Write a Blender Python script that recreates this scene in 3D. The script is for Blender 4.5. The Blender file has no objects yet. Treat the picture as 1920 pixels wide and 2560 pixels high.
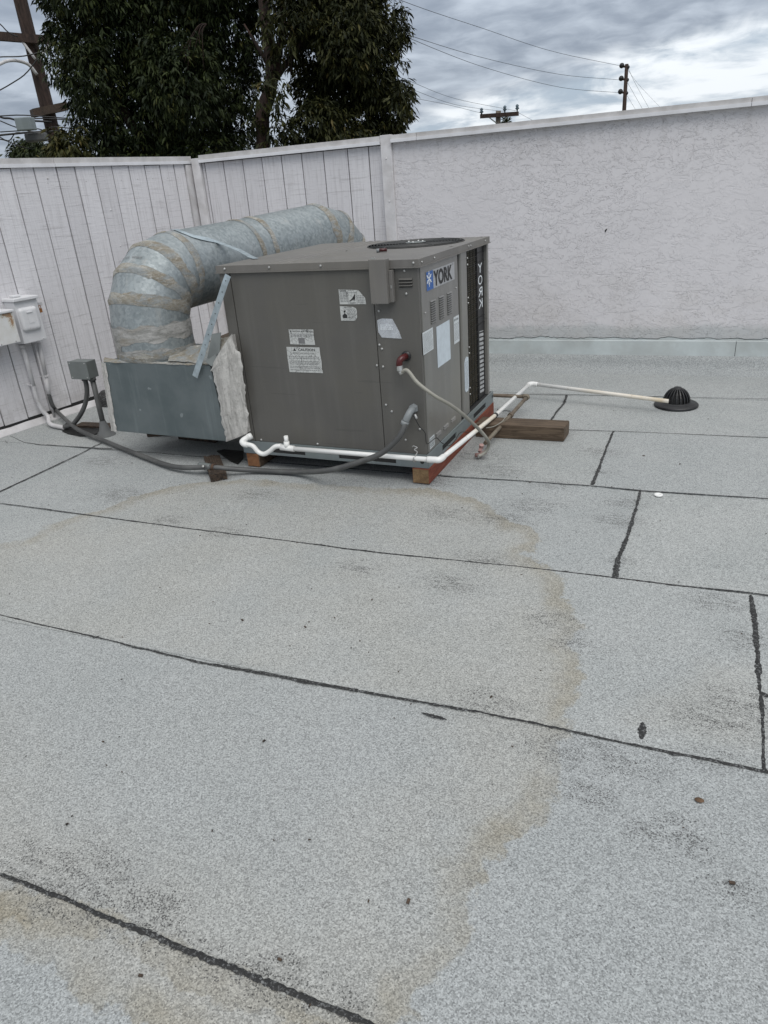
import bpy, bmesh, math, random
import numpy as np
from mathutils import Vector, Matrix
random.seed(7)
rng = np.random.default_rng(7)
S = bpy.context.scene
COL = S.collection

# ------------------------------------------------------------------ camera
CAM = np.array([1.187, -3.425, 1.499])
F_ = np.array([-0.358, 0.836, -0.415]); R_ = np.array([0.929, 0.363, -0.071])
F_ = F_/np.linalg.norm(F_); R_ = R_-F_*(R_@F_); R_ = R_/np.linalg.norm(R_); U_ = np.cross(R_, F_)
FPX = 1779.94
cd = bpy.data.cameras.new('camera'); cam = bpy.data.objects.new('camera', cd); COL.objects.link(cam)
cd.sensor_fit = 'VERTICAL'; cd.sensor_height = 36.0; cd.lens = 36*FPX/2560
cd.clip_start = .05; cd.clip_end = 5000
cam.matrix_world = Matrix(((R_[0], U_[0], -F_[0], CAM[0]), (R_[1], U_[1], -F_[1], CAM[1]), (R_[2], U_[2], -F_[2], CAM[2]), (0, 0, 0, 1)))
S.camera = cam

# ------------------------------------------------------------------ light
SUN_AZ, SUN_EL = 138.0, 56.0       # azimuth clockwise from +Y
sd = bpy.data.lights.new('sun', 'SUN'); sun = bpy.data.objects.new('sun', sd); COL.objects.link(sun)
sd.energy = 1.3; sd.angle = math.radians(40); sd.color = (1, .975, .94)
a, e = math.radians(SUN_AZ), math.radians(SUN_EL)
sun.rotation_euler = Vector((math.sin(a)*math.cos(e), math.cos(a)*math.cos(e), math.sin(e))).to_track_quat('Z', 'Y').to_euler()
sun.location = (6, -6, 12)
W = bpy.data.worlds.new('World'); S.world = W; W.use_nodes = True
nt = W.node_tree; nt.nodes.clear()
class G:
    """tiny node helper"""
    def __init__(s, nt): s.nt = nt
    def n(s, t, **k):
        o = s.nt.nodes.new(t)
        for q, v in k.items(): setattr(o, q, v)
        return o
    def l(s, a, b): s.nt.links.new(a, b)
    def _in(s, sock, v):
        if v is None: return
        if isinstance(v, bpy.types.NodeSocket): s.l(v, sock)
        else:
            if hasattr(sock.default_value, '__len__') and not hasattr(v, '__len__'): v = (v,)*len(sock.default_value)
            if hasattr(v, '__len__') and len(sock.default_value) == 4 and len(v) == 3: v = (*v, 1)
            sock.default_value = v
    def m(s, op, a, b=None, c=None, clamp=False):
        o = s.n('ShaderNodeMath', operation=op, use_clamp=clamp)
        s._in(o.inputs[0], a); s._in(o.inputs[1], b); s._in(o.inputs[2], c); return o.outputs[0]
    def vm(s, op, a, b=None, out=0):
        o = s.n('ShaderNodeVectorMath', operation=op); s._in(o.inputs[0], a)
        if b is not None: s._in(o.inputs[1], b)
        return o.outputs[out]
    def mix(s, f, a, b, bt='MIX'):
        o = s.n('ShaderNodeMix', data_type='RGBA', blend_type=bt); s._in(o.inputs[0], f); s._in(o.inputs[6], a); s._in(o.inputs[7], b); return o.outputs[2]
    def noise(s, vec, scale, detail=3, rough=.55, dist=0):
        o = s.n('ShaderNodeTexNoise'); s._in(o.inputs['Vector'], vec); o.inputs['Scale'].default_value = scale
        o.inputs['Detail'].default_value = detail; o.inputs['Roughness'].default_value = rough; o.inputs['Distortion'].default_value = dist
        return o.outputs['Fac']
    def ss(s, x, lo, hi, a=0., b=1.):
        o = s.n('ShaderNodeMapRange', interpolation_type='SMOOTHSTEP'); s._in(o.inputs[0], x)
        for i, v in enumerate((lo, hi, a, b)): o.inputs[i+1].default_value = v
        return o.outputs[0]
    def mapv(s, vec, sc=(1, 1, 1), rot=(0, 0, 0)):
        o = s.n('ShaderNodeMapping'); s._in(o.inputs[0], vec); o.inputs['Scale'].default_value = sc; o.inputs['Rotation'].default_value = rot; return o.outputs[0]
g = G(nt)
sky = g.n('ShaderNodeTexSky', sky_type='NISHITA', sun_disc=False)
sky.sun_elevation = e; sky.sun_rotation = a; sky.air_density = 1.2; sky.dust_density = 2.0
dr = g.n('ShaderNodeTexCoord').outputs['Generated']
sx = g.n('ShaderNodeSeparateXYZ'); g.l(dr, sx.inputs[0]); X, Y, Z = sx.outputs
Zc = g.m('MAXIMUM', Z, 0.0)
den = g.m('ADD', Zc, .17)
px, py = g.m('DIVIDE', X, den), g.m('DIVIDE', Y, den)
cb = g.n('ShaderNodeCombineXYZ'); g.l(px, cb.inputs[0]); g.l(py, cb.inputs[1]); P = cb.outputs[0]
big = g.noise(P, .75, 5, .5, .3)
mid = g.noise(g.mapv(P, (1.0, 1.0, 1), (0, 0, .45)), 1.7, 8, .56, .6)
fine = g.noise(P, 5.0, 7, .56, .4)
edge = g.m('SUBTRACT', g.m('ADD', g.m('MULTIPLY', px, .386), g.m('MULTIPLY', py, .923)), 3.08)
edge = g.m('ADD', edge, g.m('MULTIPLY', g.m('SUBTRACT', mid, .5), .7))
deck = g.ss(edge, .16, -.16)
low = g.ss(g.m('ADD', g.m('MULTIPLY', mid, .72), g.m('MULTIPLY', fine, .28)), .38, .56)       # broken clouds near the horizon
lowc = g.mix(low, (3.8, 4.55, 5.4), (8.1, 8.5, 8.9))
dk = g.ss(g.m('ADD', g.m('MULTIPLY', big, .5), g.m('MULTIPLY', fine, .5)), .36, .66)
deckc = g.mix(dk, (2.45, 2.85, 3.5), (4.8, 5.35, 6.1))
cl = g.mix(deck, lowc, deckc)
cl = g.mix(g.m('MULTIPLY', g.ss(Zc, .25, .8), .75), cl, (5.2, 5.2, 5.1))      # unseen sky overhead whitened so the light is less blue
lift = g.m('ADD', .93, g.m('MULTIPLY', Zc, 1.0))
vs = g.n('ShaderNodeVectorMath', operation='SCALE'); g.l(cl, vs.inputs[0]); g.l(lift, vs.inputs['Scale'])
tot = g.mix(.95, sky.outputs[0], vs.outputs[0])
bg = g.n('ShaderNodeBackground'); bg.inputs[1].default_value = .1; g.l(tot, bg.inputs[0])
wo = g.n('ShaderNodeOutputWorld'); g.l(bg.outputs[0], wo.inputs[0])
S.view_settings.view_transform = 'Standard'; S.view_settings.look = 'None'
S.view_settings.exposure = 0.22; S.view_settings.gamma = 1.0; S.view_settings.use_curve_mapping = False
S.render.engine = 'CYCLES'
S.cycles.max_bounces = 6; S.cycles.diffuse_bounces = 3; S.cycles.glossy_bounces = 3; S.cycles.transparent_max_bounces = 4

# ------------------------------------------------------------------ projection helpers (photogrammetry: pixel -> point on a known plane)
def ray(u, v): return F_ + R_*(u-960)/FPX - U_*(v-1280)/FPX
def zp(u, v, z=0.): d = ray(u, v); return CAM + d*((z-CAM[2])/d[2])
def yp(u, v, y): d = ray(u, v); return CAM + d*((y-CAM[1])/d[1])
def dp(u, v, dist): d = ray(u, v); return CAM + d*dist/np.hypot(d[0], d[1])

# ------------------------------------------------------------------ mesh helpers
V = lambda *a: np.array(a, float)
def unit(a): a = np.asarray(a, float); return a/np.linalg.norm(a)
class MB:
    def __init__(s): s.v = []; s.f = []; s.sm = []
    def add(s, vs, fs, smooth=False):
        o = len(s.v); s.v.extend([tuple(map(float, q)) for q in vs]); s.f.extend([tuple(i+o for i in f) for f in fs]); s.sm.extend([smooth]*len(fs)); return s
    def box(s, lo, hi):
        x0, y0, z0 = lo; x1, y1, z1 = hi
        return s.add([(x0,y0,z0),(x1,y0,z0),(x1,y1,z0),(x0,y1,z0),(x0,y0,z1),(x1,y0,z1),(x1,y1,z1),(x0,y1,z1)],
                     [(0,3,2,1),(4,5,6,7),(0,1,5,4),(1,2,6,5),(2,3,7,6),(3,0,4,7)])
    def obox(s, o, ax, ay, az):   # origin corner and three edge vectors (right handed)
        o, ax, ay, az = map(lambda q: np.asarray(q, float), (o, ax, ay, az))
        return s.add([o, o+ax, o+ax+ay, o+ay, o+az, o+ax+az, o+ax+ay+az, o+ay+az], [(0,3,2,1),(4,5,6,7),(0,1,5,4),(1,2,6,5),(2,3,7,6),(3,0,4,7)])
    def bar(s, a, b, w, h, up=(0,0,1)):
        a, b = np.asarray(a, float), np.asarray(b, float); d = unit(b-a); r = unit(np.cross(d, up)); u = np.cross(r, d)
        return s.obox(a-r*w/2-u*h/2, r*w, b-a, u*h) if False else s.obox(a-r*w/2-u*h/2, b-a, -r*w + 0*r, u*h) if False else s._bar(a, b, r*w/2, u*h/2)
    def _bar(s, a, b, r, u):
        return s.add([a-r-u, a+r-u, a+r+u, a-r+u, b-r-u, b+r-u, b+r+u, b-r+u], [(0,1,2,3),(7,6,5,4),(0,4,5,1),(1,5,6,2),(2,6,7,3),(3,7,4,0)])
    def prism(s, poly, ext):      # planar polygon (list of 3d) extruded by vector
        n = len(poly); p = [np.asarray(q, float) for q in poly]; e_ = np.asarray(ext, float)
        return s.add(p+[q+e_ for q in p], [tuple(range(n))[::-1], tuple(range(n, 2*n))]+[(i, (i+1) % n, n+(i+1) % n, n+i) for i in range(n)])
    def tube(s, path, r, n=12, caps=True, smooth=True, radii=None):
        p = [np.asarray(q, float) for q in path]; m = len(p); T = []
        for i in range(m): T.append(unit(p[min(i+1, m-1)]-p[max(i-1, 0)]))
        u = np.cross(T[0], (0, 0, 1)); u = unit(u) if np.linalg.norm(u) > .05 else unit(np.cross(T[0], (1, 0, 0)))
        vs = []
        for i in range(m):
            u = unit(u-T[i]*(u@T[i])); w = np.cross(T[i], u); rr = radii[i] if radii is not None else r
            for k in range(n):
                t = 2*math.pi*k/n; vs.append(p[i]+rr*(math.cos(t)*u+math.sin(t)*w))
        fs = [(i*n+k, i*n+(k+1) % n, (i+1)*n+(k+1) % n, (i+1)*n+k) for i in range(m-1) for k in range(n)]
        s.add(vs, fs, smooth)
        if caps:
            o = len(s.v)-len(vs); s.f.append(tuple(o+k for k in range(n))[::-1]); s.f.append(tuple(o+(m-1)*n+k for k in range(n))); s.sm += [False, False]
        return s
    def lathe(s, prof, c, ax=(0, 0, 1), n=24, smooth=True):   # prof = [(r, h)]
        ax = unit(ax); u = unit(np.cross(ax, (0, 1, 0) if abs(ax[1]) < .9 else (1, 0, 0))); w = np.cross(ax, u); c = np.asarray(c, float); vs = []
        for r, h in prof:
            for k in range(n):
                t = 2*math.pi*k/n; vs.append(c+ax*h+r*(math.cos(t)*u+math.sin(t)*w))
        m = len(prof); return s.add(vs, [(i*n+k, i*n+(k+1) % n, (i+1)*n+(k+1) % n, (i+1)*n+k) for i in range(m-1) for k in range(n)], smooth)
    def sphere(s, c, r, n=8, sq=(1, 1, 1)):
        vs = []; c = np.asarray(c, float)
        for i in range(n+1):
            ph = math.pi*i/n
            for k in range(2*n):
                t = math.pi*k/n; vs.append(c+V(r*sq[0]*math.sin(ph)*math.cos(t), r*sq[1]*math.sin(ph)*math.sin(t), r*sq[2]*math.cos(ph)))
        return s.add(vs, [(i*2*n+k, (i+1)*2*n+k, (i+1)*2*n+(k+1) % (2*n), i*2*n+(k+1) % (2*n)) for i in range(n) for k in range(2*n)], True)
    def build(s, name, mat, parent=None, bevel=0, local=False, seg=2):
        me = bpy.data.meshes.new(name); vs = np.array(s.v)
        if parent is not None and not local: vs = vs-absloc(parent)
        me.from_pydata(vs.tolist(), [], s.f)
        me.polygons.foreach_set('use_smooth', s.sm); me.materials.append(mat); me.update()
        o = bpy.data.objects.new(name, me); COL.objects.link(o)
        if parent is not None: o.parent = parent
        if bevel:
            b = o.modifiers.new('bevel', 'BEVEL'); b.width = bevel; b.segments = seg; b.limit_method = 'ANGLE'; b.angle_limit = math.radians(50)
        return o
def absloc(o):
    l = np.zeros(3)
    while o is not None: l = l+np.array(o.location); o = o.parent
    return l
def tag(o, label=None, cat=None, group=None, kind=None):
    if label: o['label'] = label
    if cat: o['category'] = cat
    if group: o['group'] = group
    if kind: o['kind'] = kind
    return o
def thing(name, loc, label=None, cat=None, group=None, rz=0):
    o = bpy.data.objects.new(name, None); COL.objects.link(o); o.location = tuple(float(q) for q in loc); o.rotation_euler = (0, 0, rz); o.empty_display_size = .1
    return tag(o, label, cat, group)
def smooth_path(pts, k=6):
    p = [np.asarray(q, float) for q in pts]; p = [2*p[0]-p[1]]+p+[2*p[-1]-p[-2]]; out = []
    for i in range(1, len(p)-2):
        for j in range(k):
            t = j/k; out.append(.5*((2*p[i])+(-p[i-1]+p[i+1])*t+(2*p[i-1]-5*p[i]+4*p[i+1]-p[i+2])*t*t+(-p[i-1]+3*p[i]-3*p[i+1]+p[i+2])*t**3))
    out.append(p[-2]); return out
def text_geo(s, bold=0.0):
    c = bpy.data.curves.new('t', 'FONT'); c.body = s; c.size = 1; c.offset = bold; c.resolution_u = 3
    o = bpy.data.objects.new('t', c); COL.objects.link(o)
    bpy.context.view_layer.update()
    me = bpy.data.meshes.new_from_object(o.evaluated_get(bpy.context.evaluated_depsgraph_get()))
    vs = np.array([v.co[:] for v in me.vertices]); fs = [tuple(p.vertices) for p in me.polygons]
    bpy.data.objects.remove(o); bpy.data.curves.remove(c); bpy.data.meshes.remove(me)
    return vs, fs
def put_text(mb, s, o, ex, ey, w, h, bold=0.0, mirror=False):
    vs, fs = text_geo(s, bold); lo = vs.min(0); hi = vs.max(0)
    a = (vs[:, 0]-lo[0])/(hi[0]-lo[0]); b = (vs[:, 1]-lo[1])/(hi[1]-lo[1])
    if mirror: a = 1-a; fs = [f[::-1] for f in fs]
    mb.add([np.asarray(o)+np.asarray(ex)*w*p+np.asarray(ey)*h*q for p, q in zip(a, b)], fs)

# ------------------------------------------------------------------ materials
MATS = {}
def newmat(name):
    m = bpy.data.materials.new(name); m.use_nodes = True; t = m.node_tree; t.nodes.clear(); g = G(t)
    b = g.n('ShaderNodeBsdfPrincipled'); o = g.n('ShaderNodeOutputMaterial'); g.l(b.outputs[0], o.inputs[0])
    co = g.n('ShaderNodeTexCoord').outputs['Object']; ge = g.n('ShaderNodeNewGeometry').outputs['Position']
    MATS[name] = m; return m, g, b, co, ge
def bump(g, b, h, dist, strength=1.0):
    n = g.n('ShaderNodeBump'); n.inputs['Strength'].default_value = strength; n.inputs['Distance'].default_value = dist
    g.l(h, n.inputs['Height']); g.l(n.outputs[0], b.inputs['Normal'])
def simple(name, col, rough=.5, metal=0., var=.15, scale=8, bmp=0., bscale=60, dirt=None, dirtamt=.0, coat=0, spec=.5, det=4):
    m, g, b, co, ge = newmat(name)
    n = g.noise(ge, scale, det)
    c2 = tuple(q*(1-var) for q in col); c1 = tuple(min(1, q*(1+var)) for q in col)
    c = g.mix(g.ss(n, .3, .7), c2, c1)
    if dirt:
        d = g.ss(g.noise(ge, scale*.6, 6, .65, .3), .5-dirtamt*.3, .75-dirtamt*.3); c = g.mix(g.m('MULTIPLY', d, dirtamt), c, dirt)
    g.l(c, b.inputs['Base Color'])
    b.inputs['Roughness'].default_value = rough; b.inputs['Metallic'].default_value = metal; b.inputs['Specular IOR Level'].default_value = spec
    r = g.m('ADD', rough-.07, g.m('MULTIPLY', g.noise(ge, scale*2.3, 3), .14)); g.l(r, b.inputs['Roughness'])
    if bmp: bump(g, b, g.noise(ge, bscale, 4), bmp)
    return m
# roof membrane
def mat_roof():
    m, g, b, co, ge = newmat('roof_granules')
    vo = g.n('ShaderNodeTexVoronoi'); g.l(ge, vo.inputs['Vector']); vo.inputs['Scale'].default_value = 320
    sp = g.n('ShaderNodeSeparateColor'); g.l(vo.outputs['Color'], sp.inputs[0])
    vo2 = g.n('ShaderNodeTexVoronoi'); g.l(ge, vo2.inputs['Vector']); vo2.inputs['Scale'].default_value = 240
    sp2 = g.n('ShaderNodeSeparateColor'); g.l(vo2.outputs['Color'], sp2.inputs[0])
    mottle = g.noise(ge, 2.2, 6, .6, .3); mott2 = g.noise(ge, 28, 4, .6)
    oi = g.n('ShaderNodeObjectInfo').outputs['Random']
    base = g.mix(g.ss(mottle, .3, .7), (.316, .330, .324), (.358, .368, .360))
    base = g.mix(g.m('MULTIPLY', oi, .55), base, (.302, .318, .323))
    k = g.m('ADD', .56, g.m('MULTIPLY', sp.outputs[0], .72)); k = g.m('ADD', k, g.m('MULTIPLY', g.m('SUBTRACT', sp2.outputs[1], .5), .27))
    k = g.m('ADD', k, g.m('MULTIPLY', g.m('SUBTRACT', mott2, .5), .10))
    k = g.m('ADD', k, .08)
    # stains: signed distance to the edges of old puddles, stored per vertex
    def at(n): o = g.n('ShaderNodeAttribute'); o.attribute_name = n; return o.outputs['Fac']
    wob = g.m('MULTIPLY', g.m('SUBTRACT', g.noise(ge, 9, 5, .65), .5), .16)
    wob2 = g.m('MULTIPLY', g.m('SUBTRACT', g.noise(ge, 45, 4, .7), .5), .03)
    def tide(n, width, amt, inner):
        d = g.m('ADD', g.m('ADD', at(n), wob), wob2)             # >0 inside
        edge = g.m('MULTIPLY', g.ss(d, -.004, .012), g.ss(d, width, .02))
        st = g.m('ADD', g.m('MULTIPLY', edge, amt), g.m('MULTIPLY', g.ss(d, 0, .05), inner))
        return g.m('MULTIPLY', st, g.m('ADD', .45, g.m('MULTIPLY', g.noise(ge, 5, 4), 1.1)))
    s1 = tide('stain_a', .12, .48, .0); s2 = tide('stain_b', .16, .40, .04); s3 = 0.0
    st = g.m('MULTIPLY', g.m('MINIMUM', g.m('ADD', g.m('ADD', s1, s2), s3), .8), g.ss(g.noise(ge, 2.6, 5, .65), .34, .60, .35, 1.15))
    da = g.m('ADD', at('stain_a'), wob); yy_ = g.n('ShaderNodeSeparateXYZ'); g.l(ge, yy_.inputs[0])
    t_in = g.m('MULTIPLY', g.ss(da, -.01, .06), g.ss(da, .55, .10, .22, 1.0))
    upper = g.m('MULTIPLY', g.ss(yy_.outputs[1], -1.76, -1.70), g.ss(da, -.01, .06))      # the whole ponded area behind the second seam
    tan = g.m('MAXIMUM', g.m('MULTIPLY', t_in, .70), g.m('MULTIPLY', upper, .55))
    tan = g.m('MULTIPLY', tan, g.ss(g.noise(ge, 1.6, 5, .6), .28, .62, .35, 1.0))
    tan = g.m('MAXIMUM', tan, g.m('MULTIPLY', g.ss(g.m('ADD', at('stain_c'), wob), -.02, .12), .4))
    base = g.mix(g.m('MULTIPLY', tan, .62), base, (.345, .330, .290))
    base = g.mix(st, base, (.255, .228, .170))
    # dark scuffs, elongated along the rolls
    sc = g.noise(g.mapv(ge, (1.1, 5.5, 1), (0, 0, .12)), 2.6, 9, .72, .4)
    dens = g.m('MULTIPLY', at('scuff'), g.ss(g.noise(g.mapv(ge, (1.3, 4.2, 1), (0, 0, .1)), 9, 6, .72, .3), .36, .60))
    dens = g.m('MAXIMUM', dens, g.m('MULTIPLY', g.ss(sc, .60, .80), g.m('MULTIPLY', g.ss(g.noise(ge, 1.1, 3), .42, .60), .55)))
    loss = g.ss(g.m('ADD', sp.outputs[2], g.m('MULTIPLY', dens, .38)), .97, 1.08)      # granules gone one by one
    base = g.mix(g.m('MULTIPLY', loss, .8), base, (.045, .045, .045))
    base = g.mix(g.m('MULTIPLY', dens, .24), base, (.12, .12, .115))
    # small missing-granule specks
    spk = g.ss(g.noise(ge, 75, 2, .5), .735, .76); base = g.mix(g.m('MULTIPLY', spk, .7), base, (.06, .06, .06))
    vsn = g.n('ShaderNodeVectorMath', operation='SCALE'); g.l(base, vsn.inputs[0]); g.l(k, vsn.inputs['Scale'])
    g.l(vsn.outputs[0], b.inputs['Base Color'])
    b.inputs['Roughness'].default_value = .88; b.inputs['Specular IOR Level'].default_value = .35
    h = g.m('ADD', g.m('MULTIPLY', vo2.outputs['Distance'], -1.0), g.m('MULTIPLY', g.noise(ge, 12, 3), 1.6))
    bump(g, b, h, .0019, .8)
    return m
M_ROOF = mat_roof()
def mat_tar():
    m, g, b, co, ge = newmat('tar')
    n = g.noise(ge, 130, 3, .7); n2 = g.noise(ge, 20, 5, .6)
    c = g.mix(g.ss(n, .52, .64), (.014, .014, .014), (.17, .175, .175)); c = g.mix(g.m('MULTIPLY', g.ss(n2, .35, .65), .6), c, (.016, .016, .015))
    g.l(c, b.inputs['Base Color']); b.inputs['Roughness'].default_value = .7; bump(g, b, g.noise(ge, 60, 5), .004); return m
M_TAR = mat_tar()
def mat_stucco():
    m, g, b, co, ge = newmat('stucco')
    v = g.mapv(ge, (1, 1, 1.7), (0, .12, 0))
    n1 = g.noise(v, 11, 5, .6, .8); n2 = g.noise(g.mapv(ge, (1, 1, 1.3), (0, -.5, 0)), 27, 3, .5, .6)
    p1 = g.ss(n1, .50, .512); p1b = g.ss(n1, .60, .608); p2 = g.ss(n2, .585, .60)
    patch = g.ss(g.noise(ge, 2.4, 3), .36, .56)
    h = g.m('ADD', g.m('ADD', g.m('MULTIPLY', p1, .8), g.m('MULTIPLY', p1b, .5)), g.m('MULTIPLY', g.m('MULTIPLY', p2, .6), patch))
    h = g.m('ADD', h, g.m('MULTIPLY', g.noise(ge, 60, 3), .25))
    sc = g.ss(g.noise(g.mapv(ge, (.7, 1, 7), (0, .5, 0)), 3.1, 2, .4, .2), .672, .685); h = g.m('SUBTRACT', h, g.m('MULTIPLY', sc, .5))
    bump(g, b, g.m('MULTIPLY', h, g.ss(g.noise(ge, 1.7, 4, .6), .34, .62, .25, 1.0)), .0028, 1.0)
    big = g.noise(ge, 1.3, 5, .55)
    c = g.mix(g.ss(big, .3, .7), (.670, .650, .662), (.722, .700, .712))
    z = g.n('ShaderNodeSeparateXYZ'); g.l(ge, z.inputs[0])
    ed = g.m('ADD', z.outputs[2], g.m('MULTIPLY', g.m('SUBTRACT', g.noise(ge, 7, 4), .5), .10))
    gp = g.ss(ed, .375, .315)         # grey coating brushed over the foot of the stucco
    c = g.mix(g.m('MULTIPLY', gp, .75), c, (.47, .49, .49))
    dn = g.noise(g.mapv(ge, (9, 1, 1)), 1.2, 5, .6)
    dirt = g.m('MULTIPLY', g.ss(z.outputs[2], 1.45, 1.85), g.ss(dn, .45, .7)); c = g.mix(g.m('MULTIPLY', dirt, .25), c, (.40, .37, .34))
    dirt2 = g.m('MULTIPLY', g.ss(z.outputs[2], .95, .35), g.ss(g.noise(ge, 3.5, 6, .6), .4, .7)); c = g.mix(g.m('MULTIPLY', dirt2, .22), c, (.47, .43, .38))
    g.l(c, b.inputs['Base Color']); b.inputs['Roughness'].default_value = .8; b.inputs['Specular IOR Level'].default_value = .3
    return m
M_STUCCO = mat_stucco()
def mat_board(name, axis):   # rough sawn plywood, painted white, weathered; axis = direction of the wall in plan
    m, g, b, co, ge = newmat(name)
    rot = (0, 0, 0)
    hx = g.mapv(ge, (2.2, 2.2, 60), rot); hl = g.noise(hx, 2.4, 4, .7, .15)          # horizontal saw marks
    hx2 = g.mapv(ge, (.8, .8, 14), rot); hl2 = g.noise(hx2, 3.0, 3, .6, .2)
    vg = g.noise(g.mapv(ge, (42, 42, 1.6)), 2.0, 6, .65, .3)                          # vertical grain
    oi = g.n('ShaderNodeObjectInfo').outputs['Random']
    c = g.mix(oi, (.66, .645, .66), (.74, .725, .74))
    c = g.mix(g.m('MULTIPLY', g.ss(vg, .46, .72), .36), c, (.33, .31, .31))
    c = g.mix(g.m('MULTIPLY', g.ss(hl, .54, .70), .42), c, (.27, .255, .255))
    c = g.mix(g.m('MULTIPLY', g.ss(hl2, .60, .70), .28), c, (.28, .26, .26))
    wear = g.noise(g.mapv(ge, (3, 3, .9)), 1.6, 7, .7, .5); c = g.mix(g.m('MULTIPLY', g.ss(wear, .56, .76), .30), c, (.31, .29, .285))
    z = g.n('ShaderNodeSeparateXYZ'); g.l(ge, z.inputs[0])
    bd_ = g.m('MULTIPLY', g.ss(z.outputs[2], .42, .05), g.ss(g.noise(ge, 6, 6, .65), .38, .62)); c = g.mix(g.m('MULTIPLY', bd_, .38), c, (.34, .32, .30))
    g.l(c, b.inputs['Base Color']); b.inputs['Roughness'].default_value = .82; b.inputs['Specular IOR Level'].default_value = .3
    h = g.m('ADD', g.m('MULTIPLY', hl, .6), g.m('ADD', g.m('MULTIPLY', vg, .8), g.m('MULTIPLY', hl2, .4))); bump(g, b, h, .0035, .9)
    return m
M_BOARD = mat_board('painted_plywood', 0)
M_TRIM = simple('painted_trim', (.66, .645, .65), .7, var=.10, scale=6, bmp=.002, bscale=30, dirt=(.33, .30, .28), dirtamt=.35)
M_CAPG = simple('cap_metal_grey', (.56, .545, .54), .6, var=.12, scale=9, dirt=(.33, .30, .27), dirtamt=.35)
M_CAPW = simple('cap_metal_white', (.72, .72, .74), .5, var=.05, scale=9, dirt=(.4, .38, .36), dirtamt=.15)
M_FLASH = simple('flashing_pale', (.50, .545, .545), .6, var=.10, scale=5, bmp=.002, bscale=20, dirt=(.36, .37, .35), dirtamt=.4)
M_DARK = simple('dark_gap', (.025, .025, .025), .9)
M_BLACK = simple('black_plastic', (.014, .014, .015), .42, var=.3, bmp=.001)
def mat_unit(name, col, rough, metal):
    m, g, b, co, ge = newmat(name)
    n = g.noise(ge, 2.2, 4); c = g.mix(g.ss(n, .3, .7), tuple(q*.93 for q in col), tuple(q*1.06 for q in col))
    st = g.noise(g.mapv(ge, (7, 7, .6)), 2, 5, .6); c = g.mix(g.m('MULTIPLY', g.ss(st, .46, .75), .30), c, tuple(q*1.5 for q in col))
    du = g.noise(ge, 90, 3); c = g.mix(g.m('MULTIPLY', g.ss(du, .62, .72), .2), c, tuple(q*1.5 for q in col))
    fd = g.ss(g.noise(ge, 1.4, 6, .62, .4), .38, .66); c = g.mix(g.m('MULTIPLY', fd, .35), c, (col[0]*1.18, col[1]*1.14, col[2]*.98))
    scr = g.ss(g.noise(g.mapv(ge, (1.1, 1.1, 22), (0, .2, 0)), 2.1, 3, .5), .69, .70); c = g.mix(g.m('MULTIPLY', scr, .3), c, tuple(q*.6 for q in col))
    g.l(c, b.inputs['Base Color']); b.inputs['Metallic'].default_value = metal
    g.l(g.m('ADD', rough-.06, g.m('MULTIPLY', g.noise(ge, 6, 4), .14)), b.inputs['Roughness'])
    bump(g, b, g.m('ADD', g.noise(ge, 1.6, 2), g.m('MULTIPLY', g.noise(ge, 300, 2), .02)), .014, .7); return m
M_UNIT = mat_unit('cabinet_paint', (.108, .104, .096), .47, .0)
M_UNITS = mat_unit('cabinet_side_lightened', (.225, .222, .212), .33, .35)  # right face's brighter reflections put into a lighter, shinier colour
M_TOP = mat_unit('cabinet_top_paint', (.16, .152, .142), .5, .0)
M_RAIL = mat_unit('base_rail_paint', (.20, .23, .24), .5, .2)
M_BOLT = simple('zinc_screw', (.45, .45, .44), .4, .5)
def mat_galv():
    m, g, b, co, ge = newmat('galvanised_steel')
    vo = g.n('ShaderNodeTexVoronoi'); g.l(g.mapv(ge, (1, 1, 1)), vo.inputs['Vector']); vo.inputs['Scale'].default_value = 60; vo.inputs['Randomness'].default_value = 1
    sp = g.n('ShaderNodeSeparateColor'); g.l(vo.outputs['Color'], sp.inputs[0])
    n = g.noise(ge, 3, 5, .6); n2 = g.noise(ge, 35, 4, .65)
    c = g.mix(g.ss(n, .3, .7), (.185, .215, .222), (.27, .298, .304))
    c = g.mix(g.m('MULTIPLY', sp.outputs[0], .42), c, (.46, .50, .51)); c = g.mix(g.m('MULTIPLY', g.ss(n2, .45, .65), .26), c, (.12, .145, .16))
    st = g.noise(g.mapv(ge, (5, 5, 1.0)), 2.2, 6, .65, .3); c = g.mix(g.m('MULTIPLY', g.ss(st, .56, .72), .45), c, (.42, .42, .40))
    g.l(c, b.inputs['Base Color']); b.inputs['Metallic'].default_value = .35
    g.l(g.m('ADD', .38, g.m('MULTIPLY', sp.outputs[1], .18)), b.inputs['Roughness'])
    bump(g, b, g.noise(ge, 5, 3), .008, .5); return m
M_GALV = mat_galv()
def mat_plen():
    m, g, b, co, ge = newmat('plenum_steel')
    n = g.noise(ge, 4, 5, .6); n2 = g.noise(g.mapv(ge, (9, 9, .7)), 2.2, 5, .6)
    c = g.mix(g.ss(n, .3, .7), (.105, .13, .135), (.15, .175, .18)); c = g.mix(g.m('MULTIPLY', g.ss(n2, .52, .75), .35), c, (.26, .30, .305))
    bl = g.noise(ge, 11, 3, .5); c = g.mix(g.m('MULTIPLY', g.ss(bl, .685, .70), .35), c, (.42, .45, .46))
    g.l(c, b.inputs['Base Color']); b.inputs['Metallic'].default_value = .3; b.inputs['Roughness'].default_value = .48
    bump(g, b, g.noise(ge, 3, 3), .012, .5); return m
M_PLEN = mat_plen()
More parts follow.
